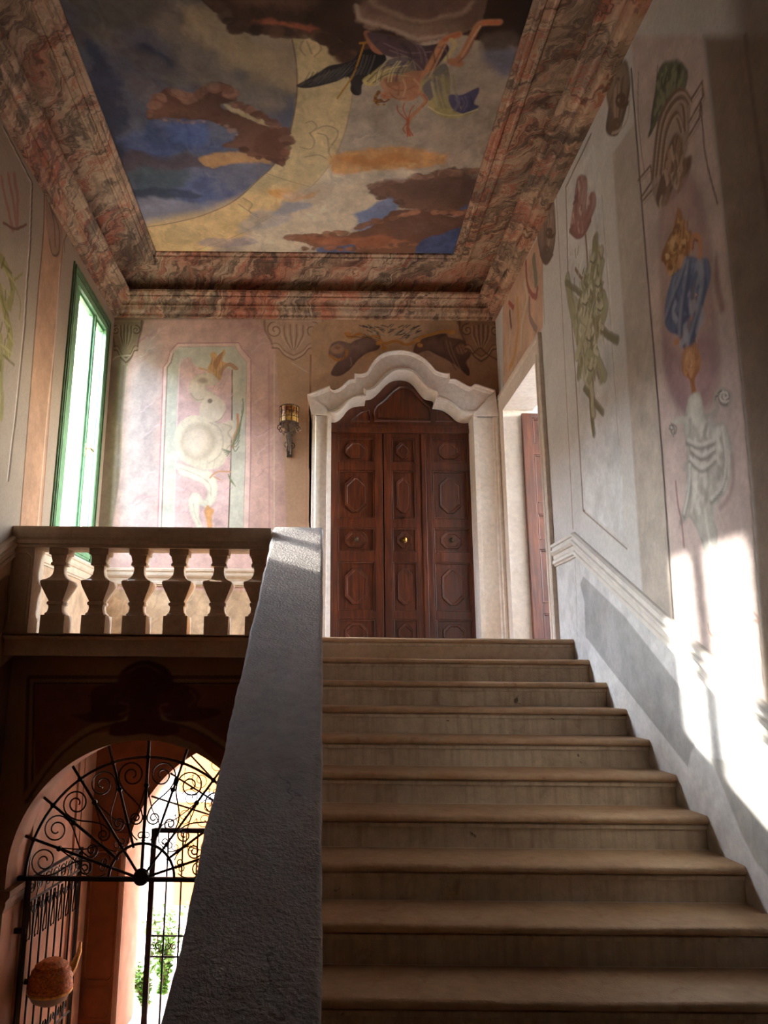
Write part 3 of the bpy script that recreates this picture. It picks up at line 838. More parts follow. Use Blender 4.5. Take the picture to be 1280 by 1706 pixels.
# painted corbels under the cornice
def corbel(x0, x1, y0, w, yb, colr, dk, lt):
    b.poly([(x0, y0 + 2), (x1, y0 + 2), (x1 + 1, y0 + 16), (x1 - w * .12, y0 + 32), (x1 - w * .2, yb - 24), (x1 - w * .28, yb - 14), (x0 + w * .62, yb - 4), (x0 + w * .48, yb), (x0 + w * .36, yb - 10), (x0 + w * .2, yb - 22), (x0 + w * .12, y0 + 36), (x0 + 1, y0 + 18)], colr, .008)
    cx = (x0 + x1) / 2
    rv = w * .15
    for s_ in (-1, 1):
        vx = cx + s_ * w * .32
        b.blob((vx, y0 + 20), rv * .0075, rv * .0075, lt, .8, .6)
        b.volute((vx, y0 + 20), rv, -1.57 if s_ > 0 else -1.57, 1.4, s_, .016, dk, .010, a=.85)
        b.stroke([(cx + s_ * w * .5, y0 + 4), (cx + s_ * w * .49, y0 + 20), (cx + s_ * w * .40, y0 + 36), (cx + s_ * w * .36, yb - 24)], .022, dk, .02, .8)
        for dy, cc, ww in ((0, dk, .014), (-4, lt, .012), (-8, dk, .008)):
            b.stroke([(cx + s_ * w * .37, yb - 22 + dy), (cx + s_ * w * .26, yb - 21 + dy), (cx + s_ * w * .16, yb - 10 + dy), (cx, yb - 2 + dy)], ww, cc, .008, .9)
    for q in range(9):
        u_ = (q - 4) / 4
        b.stroke([(cx + u_ * w * .22, y0 + 10 + 4 * abs(u_)), (cx + u_ * w * .20, y0 + 30), (cx + u_ * w * .05, y0 + 52)], .013, dk if q % 2 else lt, .012, .8, .008)
    b.stroke([(x0 + 2, y0 + 5), (x1 - 2, y0 + 5)], .014, lt, .01, .7)
corbel(184, 236, 530, 52, 606, (164, 142, 118), (104, 82, 64), (194, 172, 146))
b.stroke([(188, 600), (196, 594), (218, 592)], .018, (200, 180, 154), .008)
corbel(441, 538, 530, 97, 602, (208, 174, 148), (142, 108, 84), (228, 198, 172))
b.stroke([(457, 592), (457, 760), (457, 905)], .014, (232, 206, 180), .010, .9)
b.stroke([(448, 600), (449, 905)], .016, (196, 150, 146), .012, .7)
b.stroke([(518, 592), (517, 660)], .020, (150, 112, 84), .010, .9)
b.stroke([(512, 660), (510, 905)], .012, (190, 150, 118), .010, .7)
b.stroke([(486, 604), (512, 620)], .012, (232, 208, 182), .010, .7)
# over-door painting
b.poly([(540, 534), (770, 532), (770, 560), (835, 600), (835, 660), (760, 640), (700, 620), (600, 600), (525, 645), (522, 600)], (206, 168, 132), .03, 1)
b.poly([(700, 560), (830, 540), (835, 660), (760, 650), (700, 600)], (164, 124, 96), .10, .9)
b.poly([(548, 590), (552, 574), (566, 568), (584, 572), (590, 568), (612, 562), (632, 572), (630, 582), (612, 588), (596, 600), (582, 616), (566, 626), (552, 624), (556, 612), (564, 600), (556, 594)], (142, 112, 100), .010, col2=(104, 78, 72), edge=0.4, tex=0.4)
b.blob((562, 582), .10, .07, (186, 142, 112), .5); b.blob((562, 579), .05, .03, (146, 106, 88), .6)
b.stroke([(550, 592), (562, 600), (576, 594), (578, 584)], .03, (186, 122, 62), .02)
for q in range(6): b.stroke([(572 + q * 3, 592 + q), (566 + q * 5, 606), (556 + q * 7, 622 - q * 3)], .010, rng.choice([(110, 84, 76), (172, 142, 126)]), .010, .8)
b.poly([(690, 590), (694, 572), (716, 560), (742, 556), (748, 562), (770, 566), (784, 576), (784, 592), (776, 604), (782, 616), (780, 626), (762, 610), (746, 600), (726, 590), (712, 584)], (126, 90, 74), .010, col2=(86, 60, 52), edge=0.4, tex=0.4)
b.blob((770, 582), .10, .08, (150, 108, 86), .5); b.stroke([(758, 578), (766, 570), (778, 574), (780, 586), (768, 594)], .016, (94, 64, 52), .012)
for q in range(6): b.stroke([(738 + q * 6, 566 + q * 2), (744 + q * 6, 590), (760 + q * 4, 616)], .010, rng.choice([(92, 66, 56), (156, 120, 100)]), .010, .8)
b.stroke([(576, 556), (584, 562), (600, 556), (612, 562), (628, 560), (640, 572), (660, 568), (676, 574), (690, 570), (700, 562), (716, 558), (740, 552), (756, 554)], .034, (196, 136, 70), .012)
b.stroke([(578, 560), (600, 562), (628, 566), (640, 578)], .014, (128, 82, 44), .010, .8)
for p in ((580, 556), (632, 572), (696, 568), (700, 576), (752, 553), (640, 580)): b.blob(p, .045, .035, (206, 146, 76), .5, wob=.01)
for q in range(70):
    x = rng.uniform(606, 694); y = 553 + rng.uniform(-9, 12); a_ = rng.uniform(-.9, .9)
    b.stroke([(x, y), (x + 9 * math.cos(a_ + (math.pi if x < 645 else 0)), y - abs(6 * math.sin(a_)) - 1)], .011, rng.choice([(86, 82, 74), (120, 114, 100), (64, 58, 52), (168, 160, 142)]), .006, .9)
corbel(766, 838, 530, 72, 604, (150, 114, 88), (96, 68, 50), (182, 146, 118))
b.stroke([(788, 590), (800, 580), (812, 590), (830, 600)], .02, (110, 80, 60), .010, .9)
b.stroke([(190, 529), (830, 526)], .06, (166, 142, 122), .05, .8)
b.poly([(XL, -.3), (XR, -.3), (XR, .57), (XL, .57)], (206, 170, 132), .005, raw=True, smooth=False, tex=.35)
for q in range(40):
    x, z = rng.uniform(XL, -.3), rng.uniform(.02, .5)
    b.stroke([(x, z), (x + .05, z + .06), (x + .07, z + .16), (x + .12, z + .22)], .012, rng.choice([(224, 192, 152), (182, 144, 110)]), .02, .6, .03, raw=True)
b.patina(.06)
HB = (-.0, 1.68, 0, 3.15)
# outline of the doorway behind the curved stone head
cut_px = [(515, 1100), (515, 660), (545, 650), (600, 640), (640, 600), (668, 592), (700, 600), (735, 640), (770, 655), (832, 670), (832, 1100)]
cut = [b.conv(p) for p in cut_px]
wb = wall_mesh('wall_back', b, lambda u, v, d: stackxyz(u, YB + d, v), .30, [HB], front_cut=cut)
struct(wb, 'pink and peach painted end wall with shell panel and corbels', 'wall')

# ================================================================ right wall (plane X = XR)
D2 = (6.15, 7.34, 0, 2.46)         # clear opening of the side doorway
D2H = (6.135, 7.355, -.02, 2.475)
us = steps_between([YN, 6.135, 7.355, YB + .3], .010, .08, (2.0, YB))
us = sorted(set(us))
vs = steps_between([ZG - .1, -.02, 2.475, 4.3], .010, .08, (-2.1, 3.75))
r = Painter(us, vs, ('X', XR), (234, 232, 230), seed=29)
Ln = (128, 104, 90)
# pilaster bands
r.poly([(1021, 256), (1031, 414), (1045, 608), (1072, 1010), (1124, 1045), (1105, 776), (1091, 600), (1077, 432), (1060, 200)], (208, 198, 188), .02, smooth=False)
r.poly([(1052, 60), (1077, 432), (1105, 776), (1128, 1060), (1275, 1180), (1255, 846), (1232, 600), (1200, 300), (1170, 60)], (224, 206, 202), .02, smooth=False)
r.poly([(1172, 60), (1200, 300), (1232, 600), (1255, 846), (1275, 1180), (1500, 1400), (1400, 60)], (150, 132, 118), .03, smooth=False)  # brown-grey band with the shade of the near wall darkened into it
r.poly([(838, 500), (905, 380), (905, 545), (838, 655)], (214, 176, 150), .02, smooth=False)
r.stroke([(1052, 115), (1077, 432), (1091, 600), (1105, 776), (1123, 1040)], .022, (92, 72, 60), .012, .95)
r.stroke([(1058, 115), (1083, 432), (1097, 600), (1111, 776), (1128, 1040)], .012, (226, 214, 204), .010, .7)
r.stroke([(1242, 60), (1267, 256), (1290, 420), (1330, 800)], .03, (84, 66, 54), .02, .9)
r.stroke([(1186, 100), (1206, 330), (1232, 600), (1253, 846), (1272, 1140)], .010, (150, 130, 118), .010, .9)
r.stroke([(926, 298), (938, 537), (955, 881)], .014, (172, 142, 128), .010, .9)
r.stroke([(905, 300), (903, 420), (908, 540)], .014, (170, 140, 118), .012, .8)
# trophy panel frame
fr = [(985, 224), (943, 312), (947, 467), (957, 590), (972, 850), (1045, 913)]
r.poly([(985, 224), (943, 312), (947, 467), (957, 590), (972, 850), (1042, 899), (1035, 741), (1024, 572), (1007, 326)], (236, 236, 236), .01, smooth=False)
r.stroke(fr, .022, (150, 136, 126), .008, 1, smooth=False)
r.stroke([(p[0] + 4, p[1] + 2) for p in fr], .012, (236, 232, 228), .006, 1, smooth=False)
r.stroke([(988, 224), (1007, 326), (1024, 572), (1035, 741), (1044, 905)], .012, (236, 232, 226), .008, .9, smooth=False)
r.stroke([(1003, 326), (1020, 572), (1031, 741)], .008, (176, 164, 156), .008, .8)
# pink tassel
r.poly([(962, 298), (956, 340), (951, 378), (958, 392), (970, 388), (981, 372), (993, 342), (991, 320), (982, 328), (977, 350), (979, 300), (971, 288)], (182, 140, 130), .012, .9, col2=(136, 96, 90), edge=.4, tex=.4, wob=.01)
for st, w_ in (([(966, 300), (961, 335), (958, 375)], .05), ([(985, 326), (984, 344), (972, 370)], .05)):
    r.stroke(st, w_, (150, 104, 98), .02)
r.stroke([(950, 384), (962, 394), (974, 388), (984, 368)], .04, (132, 94, 86), .015)
r.stroke([(976, 392), (978, 420), (979, 458), (970, 464), (959, 448)], .03, (150, 124, 106), .010)
# weapons and leaves trophy
Ol = [(176, 172, 140), (206, 202, 176), (152, 146, 116), (134, 126, 98)]
r.poly([(946, 462), (954, 480), (966, 500), (975, 470), (982, 432), (989, 398), (997, 404), (1004, 424), (1003, 468), (1008, 495), (1005, 540), (993, 560), (1000, 600), (1008, 626), (1000, 640), (992, 622), (988, 652), (989, 690), (988, 722), (985, 690), (980, 648), (970, 612), (962, 622), (963, 600), (968, 570), (955, 530), (948, 490)], (198, 194, 166), .015, .85, col2=(160, 154, 124), edge=.4, ew=.03, tex=.4, wob=.02)
for st, w_, k in (([(946, 464), (955, 520), (966, 572)], .09, 0), ([(1002, 420), (985, 500), (972, 560), (962, 592)], .08, 1), ([(992, 402), (990, 450), (984, 500)], .10, 2),
                  ([(1004, 440), (998, 470), (1000, 500)], .06, 0), ([(975, 470), (968, 520), (984, 540), (975, 580)], .09, 1), ([(1004, 500), (1007, 520), (998, 545), (990, 560)], .12, 0),
                  ([(988, 536), (1010, 554), (1029, 568)], .045, 3), ([(944, 470), (958, 480), (970, 492)], .03, 3), ([(980, 575), (976, 610), (984, 640)], .12, 1),
                  ([(994, 585), (1001, 610), (1008, 628)], .06, 0), ([(968, 606), (965, 624)], .08, 2), ([(984, 640), (986, 680), (989, 722)], .035, 3), ([(975, 646), (990, 668), (1005, 686)], .035, 3), ([(984, 630), (988, 660), (990, 690)], .06, 1)):
    r.stroke(st, w_ + .025, Ol[3] if k != 3 else (110, 102, 80), .014, .7, .012)
    r.stroke([(p[0] - 1.2, p[1]) for p in st], w_, Ol[k], .012, .95, .012)
for q in range(80):
    x, y = rng.uniform(956, 1006), rng.uniform(410, 640)
    if abs(x - 980) > 14 + (y > 540) * 2 and y > 560: continue
    r.stroke([(x, y), (x + rng.uniform(-4, 4), y + rng.uniform(8, 20))], .022, rng.choice(Ol), .010, .8)
r.poly([(984, 572), (975, 590), (974, 614), (982, 642), (990, 616), (991, 590)], (190, 186, 154), .01, .9, edge=.6, ew=.02)
# upper cartouche, leaf and shell
r.poly([(1078, 228), (1084, 190), (1092, 150), (1100, 108), (1112, 100), (1130, 106), (1146, 118), (1140, 146), (1120, 158), (1102, 178), (1090, 210)], (112, 112, 88), .015, wob=.03, col2=(78, 78, 60), edge=0.4, tex=0.5)
for q in range(6): r.stroke([(1096 + q * 8, 110 + q * 3), (1094 + q * 5, 140), (1086 + q * 3, 190)], .012, rng.choice([(86, 84, 64), (146, 144, 118)]), .012, .8)
for st in ([(1086, 300), (1098, 200), (1118, 160), (1136, 150), (1150, 166)], [(1092, 296), (1104, 206), (1124, 168), (1140, 176), (1144, 220)], [(1100, 290), (1108, 220), (1126, 184), (1138, 214)]):
    r.stroke(st, .030, (166, 140, 122), .012, .9); r.stroke([(p[0] + 3, p[1] + 3) for p in st], .010, (112, 88, 74), .010, .9)
for st in ([(1146, 176), (1170, 136), (1172, 160), (1144, 212)], [(1140, 240), (1166, 196), (1168, 170)], [(1064, 300), (1084, 276), (1088, 300), (1068, 330)], [(1070, 336), (1096, 306)]):
    r.stroke(st, .018, (118, 92, 78), .010, .95, smooth=False)
    r.stroke([(p[0] + 3, p[1] + 4) for p in st], .010, (188, 162, 146), .008, .8, smooth=False)
r.poly([(1086, 300), (1096, 205), (1116, 162), (1136, 152), (1150, 170), (1146, 240), (1140, 262), (1120, 300), (1098, 340)], (186, 164, 148), .015, .8, edge=.4, ew=.04)
r.poly([(1100, 300), (1110, 258), (1124, 224), (1136, 232), (1140, 262), (1152, 262), (1144, 300), (1122, 330), (1100, 345), (1094, 330)], (150, 120, 100), .015, col2=(104, 80, 66), edge=0.5, tex=0.4)
r.poly([(1100, 340), (1098, 320), (1130, 290), (1152, 262), (1146, 296), (1124, 330)], (112, 84, 68), .03, .8)
for q in range(5): r.stroke([(1112 + q * 5, 312), (1114 + q * 4, 270), (1122 + q * 3, 232)], .012, rng.choice([(180, 150, 128), (110, 84, 70)]), .012, .8)
r.stroke([(1168, 170), (1176, 260), (1196, 340)], .012, (118, 94, 80), .008)
r.stroke([(1064, 120), (1064, 200), (1074, 290)], .010, (142, 120, 106), .008, .9)
r.poly([(1012, 150), (1040, 100), (1050, 130), (1048, 160), (1036, 205), (1020, 225), (1010, 215), (1014, 180)], (160, 136, 118), .015, col2=(108, 88, 74), edge=0.5, tex=0.3)
for st in ([(1018, 170), (1030, 130), (1036, 170), (1026, 210)], [(1048, 150), (1042, 186), (1030, 222), (1016, 222), (1018, 212)]): r.stroke(st, .016, (108, 84, 70), .012)
r.poly([(896, 380), (920, 330), (926, 380), (922, 420), (912, 440), (902, 430)], (160, 136, 120), .015, col2=(112, 92, 80), edge=0.5, tex=0.3)
for st in ([(904, 370), (914, 350), (918, 390)], [(900, 425), (910, 440), (922, 424)], [(922, 350), (926, 390)]): r.stroke(st, .014, (112, 88, 76), .010)
r.poly([(1100, 350), (1150, 290), (1180, 380), (1190, 500), (1200, 640), (1150, 690), (1110, 620), (1102, 500)], (196, 164, 160), .04, .8, edge=0.3, ew=0.06)
r.poly([(1106, 560), (1130, 590), (1180, 560), (1196, 600), (1180, 660), (1140, 690), (1110, 640)], (176, 144, 150), .04, .8)
r.poly([(1194, 420), (1200, 470), (1208, 510), (1200, 520), (1190, 470)], (150, 118, 110), .02, .8)
# gold leaf, blue body, horn, vase
r.poly([(1105, 436), (1112, 408), (1122, 380), (1128, 350), (1136, 356), (1142, 384), (1151, 384), (1148, 420), (1140, 440), (1130, 456), (1116, 452)], (190, 140, 92), .012, wob=.03, col2=(140, 94, 58), edge=0.3, tex=0.5)
for q in range(12): r.stroke([(1112 + q * 3, 450 - q * 2), (1116 + q * 2.6, 410), (1124 + q * 2, 368)], .012, rng.choice([(222, 176, 124), (140, 94, 60), (206, 156, 104)]), .010, .8, .01)
r.poly([(1108, 536), (1110, 500), (1120, 462), (1132, 440), (1148, 428), (1162, 430), (1180, 432), (1184, 462), (1174, 500), (1164, 540), (1156, 574), (1142, 584), (1132, 560), (1116, 552)], (134, 146, 182), .010, col2=(104, 114, 150), edge=0.4, tex=0.4)
for q in range(8): r.stroke([(1118 + q * 7, 548 - q * 6), (1122 + q * 6, 500 - q * 3), (1136 + q * 5, 448)], .018, rng.choice([(152, 166, 202), (92, 106, 150), (84, 96, 138)]), .02, .8)
r.stroke([(1153, 412), (1154, 396), (1164, 396), (1167, 420), (1162, 460), (1155, 485), (1156, 515), (1146, 545), (1136, 562), (1126, 570)], .040, (212, 158, 120), .010)
r.stroke([(1155, 414), (1157, 400), (1163, 402)], .014, (140, 94, 66), .008)
for y_ in (490, 500, 508, 516): r.stroke([(1151, y_), (1160, y_ + 2)], .018, (240, 196, 158), .006)
r.poly([(1136, 612), (1138, 588), (1148, 574), (1160, 574), (1168, 596), (1166, 616), (1158, 632), (1160, 656), (1154, 660), (1150, 634), (1140, 624)], (214, 160, 116), .010, col2=(170, 112, 72), edge=0.3, tex=0.3)
for q in range(6): r.stroke([(1140 + q * 4.4, 600), (1143 + q * 4, 580), (1142 + q * 4.4, 566)], .010, (180, 126, 84), .008, .8)
r.blob((1148, 600), .06, .08, (238, 194, 150), .7, .8)
# white figure-like drapery
r.poly([(1150, 660), (1166, 656), (1175, 690), (1186, 708), (1206, 704), (1214, 722), (1220, 750), (1218, 790), (1210, 820), (1196, 832), (1188, 846), (1190, 866), (1196, 892), (1190, 938), (1180, 936), (1168, 900), (1158, 876), (1148, 862), (1136, 874), (1132, 868), (1140, 840), (1144, 800), (1144, 740), (1140, 718), (1143, 684)], (238, 236, 228), .010, col2=(204, 200, 194), edge=0.45, ew=0.02, tex=0.3)
r.stroke([(1146, 700), (1134, 700), (1122, 706), (1118, 718)], .035, (226, 222, 214), .015)
for st in ([(1119, 706), (1124, 716), (1122, 726)], [(1116, 712), (1120, 722)]): r.stroke(st, .012, (148, 140, 134), .008)
r.stroke([(1178, 694), (1190, 690), (1196, 680), (1192, 664), (1202, 650), (1216, 660), (1214, 672), (1204, 672)], .035, (196, 190, 184), .014)
r.stroke([(1192, 664), (1202, 652), (1214, 662), (1208, 672)], .010, (128, 118, 112), .008)
for st, cc in (([(1146, 736), (1168, 742), (1190, 736)], (166, 162, 158)), ([(1160, 756), (1174, 766), (1188, 756)], (184, 180, 172)), ([(1158, 770), (1172, 780), (1190, 768)], (190, 186, 178)),
               ([(1200, 730), (1206, 770), (1204, 806), (1190, 832)], (160, 152, 146)), ([(1206, 740), (1212, 780), (1206, 816)], (236, 234, 226)), ([(1156, 690), (1160, 710), (1168, 730)], (240, 238, 232)),
               ([(1150, 790), (1152, 830), (1160, 866)], (188, 182, 174)), ([(1170, 800), (1176, 860), (1184, 910)], (240, 238, 230))):
    r.stroke(st, .022, cc, .022, .8)
r.poly([(1148, 732), (1190, 734), (1186, 746), (1150, 744)], (158, 154, 150), .02, .7)
r.stroke([(1126, 802), (1130, 840), (1136, 870), (1140, 910)], .016, (176, 140, 136), .012)
r.stroke([(1220, 760), (1222, 800), (1214, 830), (1200, 846)], .03, (176, 150, 148), .03, .7)
for st in ([(1180, 1040), (1184, 1056), (1196, 1064)], [(1222, 1010), (1228, 1040), (1238, 1050)], [(1256, 1020), (1266, 1034), (1256, 1034)], [(1252, 1070), (1244, 1090), (1226, 1098)]): r.stroke(st, .014, (176, 142, 128), .010, .8)
# folds, feathers and highlights brushed over the big shapes
rg3 = random.Random(12)
def folds(px, n, L, cols, w_, curve=4, a=.8, soft=.012):
    xs = [p[0] for p in px]; ys = [p[1] for p in px]
    for _ in range(n):
        i = rg3.randrange(len(px)); j = (i + rg3.randrange(1, len(px))) % len(px); t = rg3.uniform(.15, .6)
        x = px[i][0] + (px[j][0] - px[i][0]) * t; y = px[i][1] + (px[j][1] - px[i][1]) * t
        d = rg3.uniform(.6, 1) * L
        r.stroke([(x, y), (x + rg3.uniform(-curve, curve) * .6, y + d * .5), (x + rg3.uniform(-curve, curve), y + d)], w_ * rg3.uniform(.6, 1.3), rg3.choice(cols), soft, a, .008)
tas = [(962, 304), (956, 340), (954, 374), (962, 384), (974, 372), (986, 342), (972, 300)]
folds(tas, 26, 16, [(206, 166, 156), (128, 86, 82), (166, 118, 112), (224, 196, 186)], .03, 3)
folds([(958, 480), (972, 520), (990, 450), (1000, 440), (1002, 520), (976, 600), (984, 630), (996, 600)], 70, 18, [(218, 214, 190), (124, 118, 90), (176, 172, 140), (150, 144, 112), (232, 230, 212)], .03, 5)
for p in ((988, 430), (975, 500), (1000, 510), (982, 560), (996, 470), (984, 610)): r.blob(p, .07, .045, (222, 218, 196), .8, .8, rg3.uniform(-1, 1)); r.stroke([(p[0] - 4, p[1] + 5), (p[0] + 1, p[1] + 8), (p[0] + 5, p[1] + 3)], .016, (112, 104, 80), .010, .9)
lf = [(1082, 200), (1092, 150), (1104, 112), (1128, 112), (1140, 126), (1128, 150), (1100, 184)]
folds(lf, 34, 22, [(150, 150, 124), (70, 70, 54), (118, 118, 94), (96, 96, 74)], .03, 6)
for st in ([(1088, 296), (1098, 205), (1118, 162), (1136, 152), (1148, 168)], [(1094, 290), (1104, 210), (1122, 172), (1138, 170), (1142, 214)], [(1102, 286), (1110, 222), (1126, 190), (1136, 216)]):
    r.stroke(st, .035, (120, 94, 78), .012, .9); r.stroke([(p[0] + 2.5, p[1] + 3) for p in st], .016, (206, 184, 168), .010, .9)
sh = [(1104, 318), (1112, 262), (1124, 236), (1136, 262), (1144, 280), (1126, 312), (1102, 336)]
folds(sh, 30, 22, [(196, 168, 146), (88, 64, 52), (140, 112, 92), (214, 190, 170)], .03, 5)
hd = [(1110, 440), (1114, 410), (1126, 376), (1132, 360), (1146, 392), (1142, 430), (1124, 448)]
folds(hd, 46, 14, [(232, 190, 138), (120, 78, 48), (206, 158, 106), (160, 112, 70)], .026, 6)
for p in ((1112, 428), (1120, 404), (1130, 378), (1140, 402), (1134, 430), (1118, 446)): r.volute(p, 4, rg3.uniform(0, 6), 1.2, rg3.choice((-1, 1)), .016, rg3.choice([(240, 204, 156), (126, 84, 52)]), .008, a=.9)
r.blob((1134, 436), .06, .05, (222, 170, 130), .5, .9)
bl = [(1112, 520), (1116, 480), (1130, 450), (1160, 438), (1176, 446), (1174, 490), (1158, 550), (1142, 572), (1128, 540)]
folds(bl, 40, 34, [(164, 174, 202), (92, 100, 134), (122, 132, 166), (76, 82, 116), (186, 192, 212)], .045, 9, .75, .02)
for st in ([(1146, 432), (1134, 470), (1122, 500), (1112, 530)], [(1150, 436), (1144, 480), (1138, 520), (1136, 560)], [(1174, 438), (1174, 480), (1162, 530), (1150, 572)]):
    r.stroke(st, .035, (80, 88, 120), .03, .7); r.stroke([(p[0] - 4, p[1]) for p in st], .03, (176, 184, 208), .03, .6)
vs_ = [(1140, 606), (1144, 584), (1156, 578), (1164, 600), (1156, 626), (1146, 620)]
folds(vs_, 16, 12, [(244, 206, 164), (176, 120, 80), (214, 160, 116)], .022, 3)
dr = [(1152, 680), (1166, 690), (1184, 712), (1208, 716), (1212, 780), (1190, 820), (1176, 860), (1150, 850), (1150, 780), (1148, 720)]
folds(dr, 60, 40, [(248, 246, 240), (190, 186, 180), (214, 212, 206), (170, 166, 160)], .035, 8, .6, .025)
for st in ([(1146, 738), (1166, 746), (1190, 738)], [(1152, 752), (1170, 764), (1190, 752)], [(1150, 768), (1170, 784), (1192, 768)], [(1204, 720), (1210, 770), (1204, 812), (1186, 836)], [(1140, 860), (1148, 820), (1150, 780)]):
    r.stroke(st, .03, (158, 152, 146), .02, .8); r.stroke([(p[0], p[1] - 5) for p in st], .022, (250, 248, 244), .015, .7)
r.volute((1208, 662), 10, 1.2, 1.4, 1, .03, (150, 140, 134), .01); r.volute((1208, 660), 10, 1.0, 1.4, 1, .014, (240, 236, 230), .01)
r.volute((1120, 714), 9, 1.2, 1.1, -1, .012, (156, 148, 142), .008)
for (cx_, cy_, sc) in ((1030, 170, 1.0), (912, 390, .7)):       # corbel scrolls high on the wall
    for q in range(8):
        r.stroke([(cx_ - 8 * sc + q * 2.6 * sc, cy_ - 20 * sc - q * 3 * sc), (cx_ - 8 * sc + q * 2 * sc, cy_ + 10 * sc), (cx_ - 4 * sc + q * sc, cy_ + 34 * sc)], .03, rg3.choice([(186, 162, 144), (96, 76, 62), (140, 116, 98)]), .016, .75)
    r.volute((cx_ + 6 * sc, cy_ - 4 * sc), 12 * sc, .5, 1.3, 1, .03, (100, 78, 64), .012); r.volute((cx_ - 4 * sc, cy_ + 36 * sc), 9 * sc, 2, 1.3, -1, .03, (110, 88, 72), .012)
r.stroke([(1020, 222), (1034, 216), (1046, 196), (1050, 160)], .02, (204, 184, 168), .01, .8)
# over-door cartouche of the side door
for st, cc, w_ in (([(862, 500), (864, 540), (858, 590), (850, 612)], (206, 156, 92), .08), ([(874, 470), (878, 500), (870, 540), (868, 580)], (222, 204, 176), .06), ([(852, 510), (850, 560), (846, 600)], (214, 196, 172), .05),
                   ([(876, 440), (880, 480), (892, 495), (896, 480)], (150, 84, 76), .06), ([(850, 520), (852, 545)], (110, 74, 66), .06), ([(848, 505), (856, 512)], (172, 80, 66), .05), ([(882, 500), (884, 530), (894, 548)], (140, 116, 108), .06), ([(890, 430), (894, 470)], (128, 128, 108), .10)):
    r.stroke(st, w_, cc, .015, .9, .015)
# dado below the sloping moulding
def rail_low(Y): return (.60 if Y > 5.52 else .60 - SL * (5.52 - Y))
r.poly([(YN, rail_low(YN)), (5.52, .60), (YB, .60), (YB, ZG), (YN, ZG)], (232, 232, 232), .006, raw=True, smooth=False)
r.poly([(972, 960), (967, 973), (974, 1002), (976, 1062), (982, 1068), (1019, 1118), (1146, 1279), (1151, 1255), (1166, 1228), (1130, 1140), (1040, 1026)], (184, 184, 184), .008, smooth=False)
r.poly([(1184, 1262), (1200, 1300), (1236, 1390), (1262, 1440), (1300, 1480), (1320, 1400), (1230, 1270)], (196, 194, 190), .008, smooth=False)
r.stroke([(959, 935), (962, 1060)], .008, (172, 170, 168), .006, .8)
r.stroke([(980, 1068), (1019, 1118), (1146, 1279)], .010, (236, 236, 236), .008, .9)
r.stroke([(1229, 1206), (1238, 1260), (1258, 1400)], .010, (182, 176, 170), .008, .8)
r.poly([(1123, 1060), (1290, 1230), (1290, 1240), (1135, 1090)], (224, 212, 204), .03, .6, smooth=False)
r.poly([(YN, -3.6), (2.9, -3.6), (2.9, 4.2), (YN, 4.2)], (134, 115, 100), .12, .85, raw=True, smooth=False)  # near stretch painted darker, its shade put into the colour
r.patina(.07)
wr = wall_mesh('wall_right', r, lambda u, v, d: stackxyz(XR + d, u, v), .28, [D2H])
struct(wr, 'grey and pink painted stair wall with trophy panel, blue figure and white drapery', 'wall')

# ================================================================ left wall (plane X = XL)
WN = (6.30, 7.43, .80, 3.43)          # window opening
us = steps_between([YN, WN[0], WN[1], YB + .3], .010, .08, (4.4, YB))
vs = steps_between([ZG - .1, WN[2], WN[3], 4.3], .010, .08, (-.9, 3.75))
l = Painter(us, vs, ('X', XL), (170, 148, 128), seed=47)
l.poly([(73, 250), (73, 376), (63, 493), (47, 698), (30, 905), (66, 905), (82, 698), (97, 493), (103, 417), (110, 360)], (186, 142, 112), .015, smooth=False)
l.stroke([(73, 280), (73, 376), (63, 493), (47, 698), (33, 880)], .020, (112, 84, 66), .012)
l.stroke([(106, 400), (97, 493), (82, 698), (68, 880)], .020, (150, 104, 80), .012)
l.stroke([(100, 440), (92, 560), (78, 698), (63, 880)], .020, (222, 194, 170), .014, .7)
l.poly([(78, 300), (100, 350), (104, 400), (98, 426), (88, 420), (78, 380)], (160, 126, 104), .015)
for st in ([(80, 330), (90, 370), (92, 410)], [(86, 350), (98, 380), (98, 420), (88, 424), (82, 400)]): l.stroke(st, .018, (104, 80, 66), .014)
l.stroke([(108, 420), (108, 400), (114, 390), (122, 410)], .016, (120, 92, 76), .012)
l.moulding([(6, 212), (54, 306), (51, 405), (46, 470), (41, 552), (26, 698), (14, 800)], .030, (206, 184, 164), (112, 90, 76), smooth=False)
for st in ([(4, 300), (12, 340), (20, 380)], [(24, 290), (30, 330), (28, 370)], [(14, 290), (22, 330), (26, 370)]): l.stroke(st, .05, (166, 116, 98), .02, wob=.02)
l.stroke([(6, 372), (24, 380), (44, 374)], .02, (128, 84, 72), .012, wob=.01)
for st, w_ in (([(2, 430), (12, 450), (22, 480), (16, 510)], .08), ([(0, 480), (10, 520), (18, 560), (12, 590)], .09), ([(20, 470), (38, 460)], .02), ([(26, 480), (34, 500), (32, 530)], .016), ([(4, 560), (4, 620), (2, 700)], .05)):
    l.stroke(st, w_, (148, 134, 84), .014, wob=.02)
for q in range(20): l.stroke([(rng.uniform(0, 22), 430 + q * 9), (rng.uniform(0, 26), 446 + q * 9)], .02, rng.choice([(112, 98, 56), (176, 160, 108)]), .012, .8)
l.stroke([(150, 560), (178, 600)], .016, (160, 120, 96), .012)
l.stroke([(176, 560), (172, 640), (158, 860)], .016, (222, 190, 164), .012, .7)
